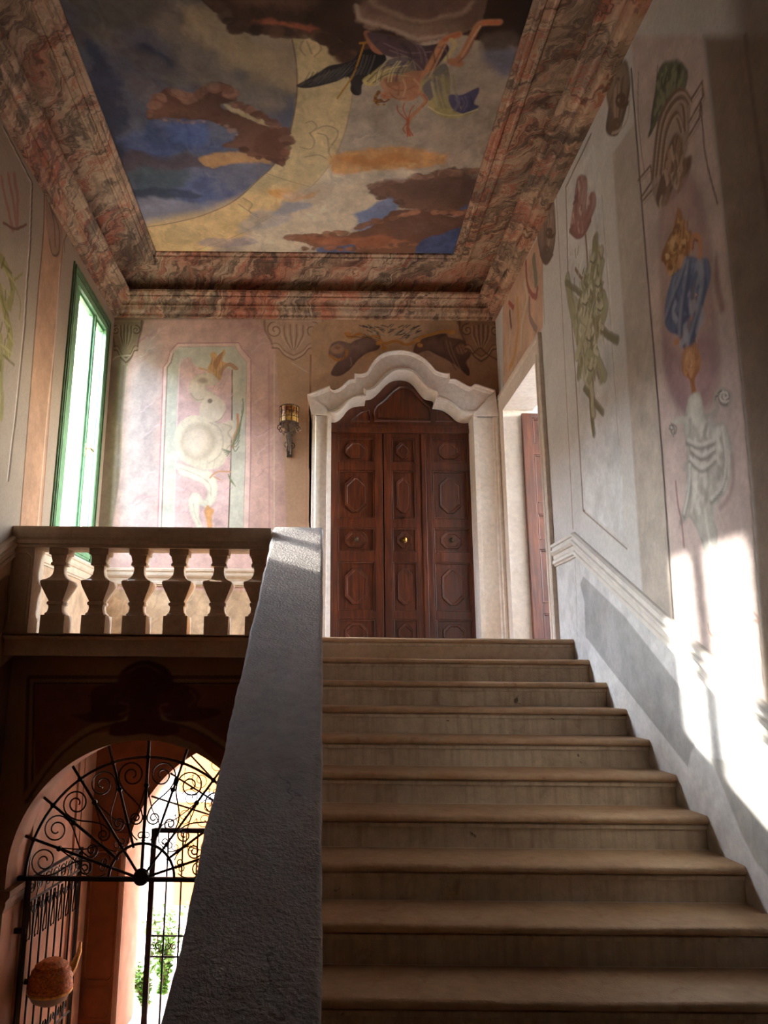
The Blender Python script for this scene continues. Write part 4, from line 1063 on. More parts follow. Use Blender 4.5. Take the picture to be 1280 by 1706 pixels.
# dado: horizontal behind the balustrade, sloping in front of it
def lrail(Y): return .60 if Y > 5.64 else .60 - SL * (5.64 - Y)
l.poly([(YN, lrail(YN)), (5.64, .60), (YB, .60), (YB, ZG), (YN, ZG)], (196, 160, 128), .006, raw=True, smooth=False, tex=.3)
l.poly([(-20, 975), (0, 966), (12, 958), (20, 964), (22, 990), (15, 1030), (0, 1058), (-20, 1080)], (128, 96, 74), .01)
l.poly([(-40, 1150), (0, 1112), (23, 1092), (30, 1092), (30, 1500), (-40, 1500)], (112, 80, 58), .01, smooth=False)
l.poly([(YN, -3.6), (3.4, -3.6), (3.4, 4.2), (YN, 4.2)], (144, 122, 104), .12, .85, raw=True, smooth=False)  # unseen near stretch painted darker to dim the lower steps
l.patina(.07)
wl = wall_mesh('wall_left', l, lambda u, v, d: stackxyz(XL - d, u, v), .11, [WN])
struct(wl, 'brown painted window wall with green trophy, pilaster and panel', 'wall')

# near wall behind the eye
bm = bmesh.new(); box(bm, XL - .32, XR + .28, YN - .3, YN, ZG - .1, 4.34)
struct(obj('wall_near', bm, 'nearwall'), 'plain wall closing the stair hall behind the viewer', 'wall')

# ================================================================ arched walls below the landing
def arch_wall(name, x0, x1, cx, r_, zs, zb, zt, y0, y1, painter=None, mat='orange', n=72):
    """wall between y0 and y1 with a round-headed opening; the front is painted when a painter is given"""
    bm = bmesh.new(); cl = bm.verts.layers.float_color.new('Col')
    def V(x, y, z, col): v = bm.verts.new((x, y, z)); v[cl] = (*col, 1); return v
    base = lin((150, 110, 80))
    cols = [x0, *np.linspace(x0, cx - r_, 12)[1:-1], cx - r_]
    segs = [(np.linspace(x0, cx - r_, 12), None), (cx - r_ * np.cos(np.linspace(0, math.pi, n)), 'arch'), (np.linspace(cx + r_, x1, 12), None)]
    for y in (y0, y1):
        for xs, kind in segs:
            zl = [zs + math.sqrt(max(0, r_ * r_ - (x - cx) ** 2)) if kind else zb for x in xs]
            m = (150 if painter else 60) if kind else 200
            g = [[V(x, y, z_ + (zt - z_) * j / m, painter(x, z_ + (zt - z_) * j / m) if (painter and y == y0) else base) for j in range(m + 1)] for x, z_ in zip(xs, zl)]
            for a_, b_ in zip(g, g[1:]):
                for j in range(m):
                    q = (a_[j], b_[j], b_[j + 1], a_[j + 1])
                    bm.faces.new(q if y == y0 else q[::-1])
    # the soffit and jambs, top and ends
    path = [(cx - r_, zb)] + [(cx - r_ * math.cos(t), zs + r_ * math.sin(t)) for t in np.linspace(0, math.pi, n)] + [(cx + r_, zb)]
    A = [V(x, y0, z, base) for x, z in path]; B = [V(x, y1, z, base) for x, z in path]
    for i in range(len(path) - 1): bm.faces.new((A[i], B[i], B[i + 1], A[i + 1])).material_index = 1
    for xx in (x0, x1):
        bm.faces.new([V(xx, y, z, base) for y, z in ((y0, zb), (y1, zb), (y1, zt), (y0, zt))])
    bm.faces.new([V(x, y, zt, base) for x, y in ((x0, y0), (x1, y0), (x1, y1), (x0, y1))])
    me = bpy.data.meshes.new(name); bm.to_mesh(me); bm.free()
    return link(name, me, ['fresco' if painter else mat, mat])


GX, GZ, GR = -1.307, -1.70, .930
class GatePaint(Painter): pass
gu = np.linspace(XL, 0, 420); gv = np.linspace(-2.0, -.1, 360)
g = Painter(gu, gv, ('Y', 5.74), (150, 118, 88), seed=61)
g.poly([(56, 1140), (420, 1140), (420, 1320), (330, 1240), (240, 1206), (140, 1225), (60, 1300)], (120, 74, 58), .01, smooth=False)
for w_, cc, dx in ((.05, (92, 66, 48), 0), (.02, (150, 114, 84), 3), (.012, (60, 38, 28), 8)):
    g.stroke([(46 + dx, 1330), (50 + dx, 1130 + dx), (420, 1130 + dx)], w_, cc, .008, smooth=False)
g.stroke([(40, 1330), (90, 1262), (140, 1218), (190, 1200), (241, 1192), (300, 1200), (350, 1222), (400, 1262)], .04, (146, 112, 82), .02)
g.stroke([(44, 1336), (92, 1268), (142, 1226), (192, 1207), (241, 1199), (300, 1208), (350, 1230), (400, 1270)], .02, (92, 66, 48), .012)
for P_ in ([(196, 1150), (200, 1122), (216, 1108), (240, 1100), (268, 1106), (286, 1122), (290, 1148), (284, 1170), (262, 1182), (222, 1182), (202, 1170)],
           [(120, 1190), (150, 1185), (152, 1150), (175, 1140), (200, 1140), (215, 1180), (200, 1200), (150, 1202)],
           [(280, 1140), (310, 1140), (334, 1156), (330, 1176), (362, 1180), (366, 1190), (330, 1200), (285, 1200), (270, 1180)],
           [(182, 1222), (190, 1204), (212, 1200), (220, 1180), (262, 1180), (272, 1200), (294, 1206), (298, 1220), (270, 1226), (240, 1222), (205, 1226)]):
    g.poly(P_, (84, 42, 34), .01)
for st in ([(200, 1170), (214, 1174), (212, 1186), (200, 1190)], [(282, 1172), (268, 1176), (272, 1188), (284, 1190)], [(214, 1120), (230, 1110), (250, 1110), (270, 1122)], [(318, 1150), (326, 1164), (316, 1176)]):
    g.stroke(st, .018, (122, 78, 58), .014, .8)
def gate_col(x, z):
    i = int(np.clip(np.searchsorted(gu, x), 0, len(gu) - 1)); j = int(np.clip(np.searchsorted(gv, z), 0, len(gv) - 1))
    if x > 0 or z < -2 or z > -.1: return lin((150, 118, 88))
    return tuple(g.C[i, j])
M['archdark'] = M['pinkwall']
aw = arch_wall('wall_lower', XL, -.34, GX, GR, GZ, ZG, -.16, 5.74, 6.08, gate_col, 'pinkwall', 200)
struct(aw, 'dark painted wall with round arch and cartouche below the balustrade', 'wall')
fw = arch_wall('wall_courtyard', XL - .3, XR + .28, -.63, 1.22, -2.11, ZG, -.34, YB, YB + .72, None, 'orange', 72)
fw.data.materials[1] = M['jamb']  # reveal paler than the wall face, its daylight put into the colour
struct(fw, 'burnt orange wall with tall arch open to the courtyard', 'wall')
bm = bmesh.new(); box(bm, XL, -2.22, 6.08, YB, ZG, -.16)
box(bm, -2.22, -2.19, 7.28, YB, ZG, -.16); box(bm, -2.22, -2.20, 7.16, 7.28, ZG, -.16)
box(bm, -2.22, -2.195, 6.08, 6.22, ZG, -.16)
struct(obj('wall_passage', bm, 'pinkwall'), 'salmon side wall of the passage with a flat pilaster strip', 'wall')
bm = bmesh.new(); box(bm, -.34, XR + .1, 6.10, 6.30, ZG, -.16)
struct(obj('wall_passage_right', bm, 'pinkwall'), 'passage wall closing off the space under the steps', 'wall')
# imposts, mouldings
bm = bmesh.new()
prism(bm, [(GX - GR - .10, -1.95), (GX - GR + .012, -1.95), (GX - GR + .03, -1.90), (GX - GR + .03, -1.87), (GX - GR + .055, -1.84), (GX - GR + .055, -1.80), (GX - GR - .10, -1.80)], 'y', 5.70, 6.08)
struct(obj('trim_1', bm, 'terracotta'), 'dark impost moulding where the lower arch springs', 'moulding')
bm = bmesh.new()
for y0, y1, z0, z1, e in ((YB - .02, YB + .10, -1.90, -1.78, .035),):
    prism(bm, [(-1.95, z0), (-1.85 + .005, z0), (-1.85 + e, z0 + .04), (-1.85 + e, z1), (-1.95, z1)], 'y', y0, y1)
# panel mouldings on the orange wall
for (xa, xb, za, zb_) in ((-2.16, -1.90, -3.05, -1.95), (-2.16, -1.90, -3.36, -3.10), (-2.16, -1.90, -3.6, -3.41)):
    ch = .04
    P_ = [(xa + ch, za), (xb - ch, za), (xb, za + ch), (xb, zb_ - ch), (xb - ch, zb_), (xa + ch, zb_), (xa, zb_ - ch), (xa, za + ch)]
    tube(bm, [(x, YB - .004, z) for x, z in P_], .010, 6, closed=True)
struct(obj('trim_2', bm, 'orange'), 'orange panel mouldings and impost on the passage end wall', 'moulding')
bm = bmesh.new(); box(bm, -1.885, -1.85, YB - .012, YB, ZG, -1.9); box(bm, -1.852, -1.842, YB + .0, YB + .70, ZG, -1.9)
struct(obj('trim_3', bm, 'pinkwall'), 'pale pilaster strip edging the courtyard arch', 'moulding')

# passage floor, landing slab, mid landing, roof slab over everything
bm = bmesh.new(); box(bm, XL - .3, XR + .28, YN - .3, YB + .33, ZG - .2, ZG)
struct(obj('floor_lower', bm, 'floor'), 'stone floor of the passage far below', 'floor')
bm = bmesh.new(); box(bm, XL, XR, D0 - .0 + .02, YB + .3, -.16, 0)
struct(obj('floor_landing', bm, 'floor'), 'stone floor of the upper landing', 'floor')
bm = bmesh.new(); box(bm, XL + .0, XR, YN, D0 - 12 * TR - .02, -13 * RI - .2, -13 * RI)
struct(obj('floor_half_landing', bm, 'floor'), 'half landing at the foot of the steps', 'floor')

# ================================================================ cornice, cove, ceiling frame
def sweep_room(name, prof, mat, label, cat, smooth=True):
    bm = bmesh.new(); rings = []
    for p, z in prof:
        rings.append([bm.verts.new(q) for q in ((XL + p, YN + p, z), (XR - p, YN + p, z), (XR - p, YB - p, z), (XL + p, YB - p, z))])
    n = len(rings)
    for a_, b_ in zip(rings, rings[1:] + rings[:1]):
        for k in range(4): bm.faces.new((a_[k], a_[(k + 1) % 4], b_[(k + 1) % 4], b_[k]))
    o = obj(name, bm, mat, smooth=smooth)
    return struct(o, label, cat)


def arc(c0, c1, r_, a0, a1, n):
    return [(c0 + r_ * math.cos(a0 + (a1 - a0) * i / n), c1 + r_ * math.sin(a0 + (a1 - a0) * i / n)) for i in range(n + 1)]


corn = [(0, 3.625), (.035, 3.625), (.035, 3.655), (.05, 3.66)] + [(.05 + .03 * math.sin(t), 3.66 + .045 * (1 - math.cos(t))) for t in np.linspace(0, 1.57, 6)] + [(.085, 3.72), (.105, 3.722), (.105, 3.735), (.10, 3.745)] \
    + [(.10 + .045 * (1 - math.cos(t)), 3.745 + .045 * math.sin(t)) for t in np.linspace(.1, 1.5, 6)] + [(.15, 3.795), (.165, 3.80), (.165, 3.812)] + [(.165 + .03 * math.sin(t), 3.815 + .022 * (1 - math.cos(t))) for t in np.linspace(0, 1.57, 5)] + [(.205, 3.838), (.205, 3.862), (.19, 3.866), (0, 3.866)]
sweep_room('trim_4', corn, 'marble', 'cornice of red and black veined marble around the hall', 'cornice')
cove = [(.0, 3.866), (.02, 3.866)] + [(.02 + .38 * (1 - math.cos(t)), 3.87 + .185 * math.sin(t)) for t in np.linspace(0, 1.5708, 14)] + [(.40, 4.115), (0, 4.115)]
sweep_room('trim_5', cove, 'marble', 'hollow cove painted with red and black marble veins', 'cove')
frm = [(.385, 4.115), (.385, 4.052), (.40, 4.040), (.418, 4.040), (.428, 4.052), (.445, 4.055)] + [(.445 + .03 * math.sin(t), 4.058 + .018 * (1 - math.cos(t))) for t in np.linspace(0, 1.57, 5)] + [(.482, 4.070), (.482, 4.060), (.505, 4.056), (.520, 4.066), (.522, 4.082), (.54, 4.086), (.556, 4.096), (.556, 4.115)]
sweep_room('trim_6', frm, 'marble', 'moulded marble frame around the painted ceiling', 'moulding')

# dado mouldings --------------------------------------------------
RP = [(0, 0), (.012, 0), (.016, .012), (.028, .020), (.028, .045), (.018, .052), (.018, .085), (.030, .092), (.040, .110), (.040, .128), (.026, .134), (.026, .150), (.036, .158), (.036, .178), (.018, .190), (0, .192)]
def rail_mesh(bm, sidefn, path):
    rings = [[bm.verts.new(sidefn(p, q[0], q[1] + z)) for p, z in RP] for q in path]
    n = len(RP)
    for a_, b_ in zip(rings, rings[1:]):
        for k in range(n - 1): bm.faces.new((a_[k], a_[k + 1], b_[k + 1], b_[k]))
    bm.faces.new(rings[0]); bm.faces.new(rings[-1][::-1])
bm = bmesh.new()
rail_mesh(bm, lambda p, u, z: (XR - p, u, z), [(6.025, .605), (5.52, .605), (2.0, .605 - SL * 3.52), (YN, .605 - SL * 3.52)])
struct(obj('trim_7', bm, 'dadowhite'), 'white moulding running up the right wall beside the steps', 'moulding')
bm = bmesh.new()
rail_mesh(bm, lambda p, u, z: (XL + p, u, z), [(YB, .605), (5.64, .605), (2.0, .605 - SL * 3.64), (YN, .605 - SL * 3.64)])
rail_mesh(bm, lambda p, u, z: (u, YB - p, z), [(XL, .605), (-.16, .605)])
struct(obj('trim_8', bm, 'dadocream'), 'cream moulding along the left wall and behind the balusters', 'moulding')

# ================================================================ main flight of steps
stairs = tag(empty('staircase'), 'wide flight of worn stone steps rising to the panelled door', 'staircase')
X0S = .017
def step_mesh(i, Y, z, jit):
    """riser block with a small ledge; the nosed tread is its own mesh"""
    bm = bmesh.new(); box(bm, X0S - .04, XR - .002, Y + .032, Y + TR + .05, z - RI, z - .045)
    box(bm, X0S - .04, XR - .002, Y + .017, Y + .034, z - .064, z - .044, .004)
    ob = obj('step', bm, 'riser', stairs)
    bm = bmesh.new()
    pr = [(Y + TR + .04, z - .045), (Y + .022, z - .045), (Y + .022, z - .040), (Y + .006, z - .038)]
    pr += [(Y + .016 - .016 * math.sin(t), z - .020 - .018 * math.cos(t)) for t in np.linspace(0.2, 2.9, 8)] + [(Y + .016, z), (Y + TR + .04, z)]
    nx = 60; rings = []
    for k in range(nx + 1):
        x = X0S - .04 + (XR - .002 - X0S + .04) * k / nx
        w = .004 * math.sin(x * 2.1 + i * 1.7) + .003 * math.sin(x * 7 + i)
        wear = -.006 * math.exp(-((x - .95) / .45) ** 2)
        chip = .006 * max(0, rng.random() - .86) * 7
        rings.append([bm.verts.new((x, y + (chip if y < Y + .03 else 0), zz + (wear + .25 * w if zz > z - .03 and y < Y + .2 else 0))) for y, zz in pr])
    for a_, b_ in zip(rings, rings[1:]):
        for q in range(len(pr)): bm.faces.new((a_[q], a_[(q + 1) % len(pr)], b_[(q + 1) % len(pr)], b_[q]))
    bm.faces.new(rings[0]); bm.faces.new(rings[-1][::-1])
    t = obj('tread', bm, 'step', ob, smooth=True)
for i in range(13): step_mesh(i, D0 - i * TR, -i * RI, 0)
bm = bmesh.new()
prism(bm, [(D0 + .03, -RI), (D0 - 12 * TR + .03, -13 * RI), (D0 - 12 * TR + .03, -13 * RI - .25), (D0 + .03, -RI - .28)], 'x', X0S - .04, XR - .002)
obj('underside', bm, 'white', stairs)

# ================================================================ sloping parapet between the flights
par = tag(empty('stair_parapet'), 'broad grey sloping stone parapet dividing the steps from the stairwell', 'parapet')
PL, PR_, HB_ = -.374, .0107, .851
ptop = lambda Y: HB_ - SL * max(0, D0 - Y)
YE = 1.75
# cap slab: surface gently uneven with rounded arrises
bm = bmesh.new()
ny, rings = 150, []
cross = [(-.0, -.075), (.0, -.022)] + [(.018 * (1 - math.cos(t)), -.018 + .018 * math.sin(t)) for t in np.linspace(0.2, 1.57, 4)]
cross2 = [(x, z) for x, z in cross]
for k in range(ny + 1):
    Y = YE + (5.80 - YE) * k / ny
    w = .0025 * math.sin(Y * 9) + .002 * math.sin(Y * 23 + 1) + rng.uniform(-.0015, .0015)
    z = ptop(Y)
    row = [(PL + a + w, Y, z + b_) for a, b_ in cross]
    for q in range(1, 12):
        x = PL + .018 + (PR_ - PL - .036) * q / 12
        row.append((x, Y, z + .0022 * math.sin(x * 21 + Y * 6) * math.sin(Y * 13 + x * 5)))
    row += [(PR_ - a + w * .6, Y, z + b_) for a, b_ in reversed(cross)]
    rings.append([bm.verts.new(p) for p in row])
for a_, b_ in zip(rings, rings[1:]):
    for q in range(len(a_)): bm.faces.new((a_[q], b_[q], b_[(q + 1) % len(a_)], a_[(q + 1) % len(a_)]))
bm.faces.new(rings[0][::-1]); bm.faces.new(rings[-1])
obj('capping_slab', bm, 'parapet', par, smooth=True)
bm = bmesh.new()
prism(bm, [(YE, ptop(YE) - .07), (D0 + .04, ptop(D0 + .02) - .07), (D0 + .04, ZG), (YE, ZG)], 'x', PL + .045, PR_ - .035)
obj('dividing_wall', bm, 'pinkwall', par)

# ================================================================ balustrade
YBAL = 5.65
bal = tag(empty('balustrade'), 'brown stone balustrade along the edge of the upper landing', 'balustrade')
zr = at(300, 878, Y=5.50).z
bm = bmesh.new()
hw = .15
pr = [(YBAL - hw + .03, .645), (YBAL - hw + .03, .665), (YBAL - hw + .018, .672), (YBAL - hw + .018, .700), (YBAL - hw + .005, .720), (YBAL - hw, .745), (YBAL - hw, zr - .012), (YBAL - hw + .008, zr)]
pr += [(2 * YBAL - y, z) for y, z in reversed(pr)]
prism(bm, pr, 'x', XL, PL - .008)
obj('handrail', bm, 'baluster', bal)
bm = bmesh.new(); prism(bm, [(5.50, -.02), (5.50, .0), (5.82, .0), (5.82, -.02)], 'x', XL, PL - .008)
prism(bm, [(5.56, -.16), (5.56, -.045), (5.535, -.035), (5.52, -.02), (5.50, -.02), (5.50, -.008), (5.80, -.008), (5.80, -.16)], 'x', XL, PL - .008)
obj('plinth', bm, 'baluster', bal)
prof = [(.090, 0), (.090, .138), (.068, .141), (.070, .150), (.056, .165), (.050, .195), (.052, .212), (.062, .220), (.062, .238), (.052, .246), (.066, .275), (.086, .32), (.100, .352), (.108, .378), (.108, .394), (.098, .402), (.080, .408), (.058, .425), (.043, .45), (.037, .485), (.039, .515), (.058, .520), (.058, .536), (.049, .545), (.055, .572), (.060, .596), (.073, .602), (.073, .646)]
def densify(p, n=3):
    out = []
    for a_, b_ in zip(p, p[1:]):
        out += [(a_[0] + (b_[0] - a_[0]) * j / n, a_[1] + (b_[1] - a_[1]) * j / n) for j in range(n)]
    return out + [p[-1]]
bm = bmesh.new(); lathe(bm, prof, 0, 0, square=True)
b0 = obj('baluster', bm, 'baluster', bal); b0.location = (-2.005, YBAL, 0)
for k in range(1, 6):
    q = b0.copy(); q.location = (-2.005 + .306 * k, YBAL, 0); S.collection.objects.link(q)
# half pier against the wall with a sunk panel
bm = bmesh.new()
box(bm, XL, -2.175, YBAL - .105, YBAL + .105, 0, .65)
obj('wall_pier', bm, 'baluster', bal)
bm = bmesh.new()
tube(bm, [(-2.325, YBAL - .107, .08), (-2.195, YBAL - .107, .08), (-2.195, YBAL - .107, .57), (-2.23, YBAL - .107, .60), (-2.29, YBAL - .107, .60), (-2.325, YBAL - .107, .57)], .009, 6, closed=True)
obj('panel_moulding', bm, 'baluster', bal)

# ================================================================ stone surround of the main door
C_ = [((268, 452), (385, 548)), ((300, 440), (400, 549)), ((340, 424), (413, 545)), ((375, 410), (425, 538)), ((379, 428), (445, 518)), ((400, 432), (462, 495)), ((430, 418), (480, 480)), ((465, 385), (505, 470)), ((495, 378), (553, 465)),
      ((496, 352), (553, 437)), ((530, 354), (585, 432)), ((556, 343), (612, 412)), ((577, 308), (635, 388)), ((602, 275), (660, 362)), ((640, 252), (685, 345)), ((690, 241), (712, 338)), ((740, 241), (745, 338)),
      ((790, 254), (775, 347)), ((838, 280), (800, 368)), ((870, 310), (828, 405)), ((895, 338), (855, 432)), ((930, 350), (897, 445)), ((961, 350), (893, 480)), ((962, 378), (925, 484)), ((990, 380), (950, 492)),
      ((1025, 400), (985, 515)), ((1060, 415), (1010, 538)), ((1085, 402), (1035, 550)), ((1130, 415), (1060, 552)), ((1180, 432), (1075, 550))]
YF, YD = 7.50, 7.80
def sp(p): q = at(420 + p[0] / 2.909, 500 + p[1] / 2.909, Y=YF); return (q.x, q.z)
OUT = [sp(a_) for a_, _ in C_]; INN = [sp(b_) for _, b_ in C_]
sharp = {3, 8, 9, 22, 23}
def refine(P):
    """rounded between the breaks of the contour, sharp at them"""
    out = []; cuts = [0] + sorted(sharp) + [len(P) - 1]
    for a_, b_ in zip(cuts, cuts[1:]):
        seg = P[a_:b_ + 1]
        c_ = catmull(seg, False, 4) if len(seg) > 2 else np.array([np.array(seg[0]) * (1 - t) + np.array(seg[-1]) * t for t in np.linspace(0, 1, 5)])
        out += [tuple(v) for v in (c_[:-1])]
    return out + [P[-1]]
OUT, INN = refine(OUT), refine(INN)
door = struct(empty('door_1'), 'tall carved walnut double door in a curvy white stone surround', 'door')
bm = bmesh.new()
prs = [(0, YB), (0, YF + .02), (.03, YF - .005), (.07, YF - .005), (.09, YF + .02), (.14, YF + .028), (.17, YF + .04), (.82, YF + .04), (.85, YF + .02), (.9, YF + .015), (.93, YF), (1, YF), (1, YD)]
rings = []
for (ox, oz), (ix, iz) in zip(OUT, INN): rings.append([bm.verts.new((ox + (ix - ox) * t, y, oz + (iz - oz) * t)) for t, y in prs])
for a_, b_ in zip(rings, rings[1:]):
    for q in range(len(prs) - 1): bm.faces.new((a_[q], a_[q + 1], b_[q + 1], b_[q]))
bm.faces.new(rings[0]); bm.faces.new(rings[-1][::-1])
ZH = OUT[0][1]; zb_ = at(552, 690, Y=YF).z
XJ = [at(520, 700, Y=YF).x, INN[0][0], INN[-1][0], at(831, 700, Y=YF).x]
# ends of the header down to the jambs
o0, i0, o1, i1 = OUT[0], INN[0], OUT[-1], INN[-1]
prism(bm, [o0, i0, (i0[0], zb_), (XJ[0] - .005, zb_)], 'y', YF + .012, YD)
prism(bm, [i1, o1, (XJ[3] + .005, zb_), (i1[0], zb_)], 'y', YF + .012, YD)
sur = obj('stone_surround', bm, 'stone', door)
for xa, xb, sg in ((XJ[0], XJ[1], 1), (XJ[2], XJ[3], -1)):
    bm = bmesh.new()
    w = xb - xa
    pp = [(xa, YB + .3), (xa, YF + .035), (xa + .012, YF + .022), (xa + .035, YF + .022), (xa + .045, YF + .05), (xb - .05, YF + .05), (xb - .04, YF + .03), (xb - .0, YF + .03), (xb, YD)] if sg > 0 else \
         [(xa, YD), (xa, YF + .03), (xa + .04, YF + .03), (xa + .05, YF + .05), (xb - .060, YF + .05), (xb - .048, YF + .03), (xb - .030, YF + .03), (xb - .022, YF + .01), (xb, YF + .012), (xb, YB + .3)]
    prism(bm, [(a_, b_) for a_, b_ in pp], 'z', 0, zb_ - .002)
    obj('stone_jamb', bm, 'stone', door)

ROWS = [(729.6, 770), (784, 864.5), (878.9, 919.8), (936, 1018.6), (1031.8, 1110)]
def leaf_panels(x0, x1, y, rows, parent, mat='wood', knob=None, ns=-1, axis='y'):
    """frame with five sunk panels that carry raised octagons; returns the leaf object"""
    bm = bmesh.new(); st = (x1 - x0) * .15 if x1 - x0 > .45 else (x1 - x0) * .19
    zs = sorted({z for r_ in rows for z in r_}); ztop = rows[0][1] + .05; zbot = 0.005
    box(bm, x0, x0 + st, y, y + .05, zbot, ztop, .004); box(bm, x1 - st, x1, y, y + .05, zbot, ztop, .004)
    prev = ztop
    for za, zc_ in rows:
        box(bm, x0 + st - .004, x1 - st + .004, y + .001, y + .05, zc_, prev, .003); prev = za
    if prev > zbot + .01: box(bm, x0 + st - .004, x1 - st + .004, y + .001, y + .05, zbot, prev)
    lf = obj('door_leaf', bm, mat, parent)
    for k, (za, zc_) in enumerate(rows):
        bm = bmesh.new(); a_, b_ = x0 + st, x1 - st
        box(bm, a_ - .002, b_ + .002, y + .028, y + .045, za - .002, zc_ + .002)
        # bolection around the sunk field
        w_ = .018
        for (p0, p1, q0, q1) in ((a_, a_ + w_, za, zc_), (b_ - w_, b_, za, zc_), (a_ + w_, b_ - w_, za, za + w_), (a_ + w_, b_ - w_, zc_ - w_, zc_)):
            box(bm, p0, p1, y + .006, y + .032, q0, q1, .006)
        # raised octagonal field
        mx = (b_ - a_) * .20; mz = min((zc_ - za) * .16, .07); ch = min(b_ - a_, zc_ - za) * .20
        def octa(g, yy):
            A, B, C, D = a_ + mx + g, b_ - mx - g, za + mz + g, zc_ - mz - g
            return [bm.verts.new((x, yy, z)) for x, z in ((A + ch, C), (B - ch, C), (B, C + ch), (B, D - ch), (B - ch, D), (A + ch, D), (A, D - ch), (A, C + ch))]
        R0, R1, R2 = octa(0, y + .028), octa(.004, y + .010), octa(.022, y + .012)
        R3 = octa(.028, y + .018)
        for P_, Q_ in ((R0, R1), (R1, R2), (R2, R3)):
            for j in range(8): bm.faces.new((P_[j], P_[(j + 1) % 8], Q_[(j + 1) % 8], Q_[j]))
        bm.faces.new(R3)
        obj('door_panel', bm, mat, lf)
        if k == 2 and knob:
            cx_, cz_ = (a_ + b_) / 2, (za + zc_) / 2
            bm = bmesh.new(); lathe(bm, [(.030, 0), (.030, .006), (.012, .010), (.010, .030), (.020, .036), (.026, .048), (.022, .060), (.008, .066)], 0, 0, 16)
            bm.transform(Matrix.Translation((cx_, y + .018, cz_)) @ Matrix.Rotation(math.pi / 2, 4, 'X'))
            tag(obj('door_knob', bm, knob, lf, smooth=True), 'brass knob' if knob == 'brass' else None)
    return lf


def zrow(py, Y): return at(670, py, Y=Y).z
rows = [(max(.01, zrow(b_, YD)), zrow(a_, YD)) for a_, b_ in ROWS]
rows[-1] = (.02, rows[-1][1]) if rows[-1][1] > .06 else (.012, .055)
le = [at(px, 722, Y=YD).x for px in (553, 637, 639, 703.5, 705.5, 787)]
leaf_panels(le[0] - .02, le[1], YD, rows, door, knob='bronze')
leaf_panels(le[2], le[3], YD - .0, rows, door, knob='brass')
leaf_panels(le[4], le[5] + .02, YD, rows, door, knob='bronze')
bm = bmesh.new(); box(bm, le[3] - .018, le[4] + .018, YD - .022, YD, .005, rows[0][1] + .05, .006)
obj('meeting_stile', bm, 'wood', door)
# fixed transom board with shaped panels
zt0 = rows[0][1] + .05
bm = bmesh.new(); box(bm, -.02, 1.72, YD + .0, YD + .06, zt0, 3.19)
box(bm, -.02, 1.72, YD - .03, YD + .01, zt0 + .002, zt0 + .06, .008)
box(bm, -.02, 1.72, YD - .015, YD + .01, zt0 + .06, zt0 + .10, .006)
tr = obj('transom', bm, 'wood', door)
def px2(p, Y): q = at(520 + p[0] / 3.765, 660 + p[1] / 3.765, Y=Y); return (q.x, q.z)
tp = [px2(p, YD) for p in ((390, 155), (742, 158), (738, 70), (700, 40), (640, -30), (600, -55), (550, -55), (510, -30), (450, 30), (405, 62), (390, 90))]
bm = bmesh.new()
tube(bm, [(x, YD - .004, z) for x, z in tp], .016, 6, closed=True)
cxm = sum(p[0] for p in tp) / len(tp); czm = sum(p[1] for p in tp) / len(tp)
prism(bm, [(cxm + (x - cxm) * .84, czm + (z - czm) * .82) for x, z in tp], 'y', YD - .012, YD + .004)
obj('shaped_panel', bm, 'wood', door)
for T in (((245, 158), (360, 158), (360, 90), (310, 100), (275, 128)), ((780, 158), (880, 158), (850, 120), (810, 98), (782, 95))):
    bm = bmesh.new(); tube(bm, [(x, YD - .004, z) for x, z in (px2(p, YD) for p in T)], .012, 6, closed=True)
    obj('shaped_panel', bm, 'wood', door)
# backing behind the leaves keeps the doorway dark
bm = bmesh.new(); box(bm, -.05, 1.75, YD + .055, YD + .12, 0, 3.2); obj('backing_board', bm, 'wood', door)

# ================================================================ side door with white architrave and open leaf
d2 = struct(empty('door_2'), 'side doorway in the right wall with white stone frame and leaf standing open', 'door')
XA = XR - .042
bm = bmesh.new()
pa = [(0, 0), (-.016, .01), (-.042, .018), (-.042, .05), (-.030, .062), (-.030, .125), (-.038, .135), (-.038, .155)]
def frame_run(P0, P1, insn, w):       # box with a stepped face
    pass
oy0, oy1, ot = 6.03, 7.575, 2.70
iy0, iy1, it = D2[0], D2[1], D2[3]
prof_a = [(0, 0), (0, -.034), (.12, -.042), (.22, -.042), (.27, -.030), (.70, -.030), (.75, -.038), (1, -.038), (1, .28)]
path_o = [(oy0, 0), (oy0, ot), (oy1, ot), (oy1, 0)]; path_i = [(iy0, 0), (iy0, it), (iy1, it), (iy1, 0)]
rings = [[bm.verts.new((XR + dx, o_[0] + (i_[0] - o_[0]) * t, o_[1] + (i_[1] - o_[1]) * t)) for t, dx in prof_a] for o_, i_ in zip(path_o, path_i)]
for a_, b_ in zip(rings, rings[1:]):
    for q in range(len(prof_a) - 1): bm.faces.new((a_[q], a_[q + 1], b_[q + 1], b_[q]))
bm.faces.new(rings[0]); bm.faces.new(rings[-1])
obj('stone_architrave', bm, 'stone', d2)
zrows2 = []
for a_, b_ in ((696, 739), (757, 838), (856, 900), (915, 1005), (1022, 1075)):
    za = at(895, a_, Y=7.27).z; zb2 = at(895, b_, Y=7.27).z
    zrows2.append((max(.01, zb2), za))
leaf2 = leaf_panels(2.075, 2.76, 7.27, zrows2, d2, knob='bronze')
# the room beyond
bm = bmesh.new()
def shell(bm, x0, x1, y0, y1, z0, z1, t=.15):
    box(bm, x0, x1, y1, y1 + t, z0, z1); box(bm, x0, x1, y0 - t, y0, z0, z1)
    box(bm, x0 - .0, x1 + t, y0 - t, y1 + t, z1, z1 + t); box(bm, x0, x1 + t, y0 - t, y1 + t, z0 - t, z0)
RX0 = XR + .28
shell(bm, RX0 - .01, 5.3, 5.0, 8.9, 0, 3.3)
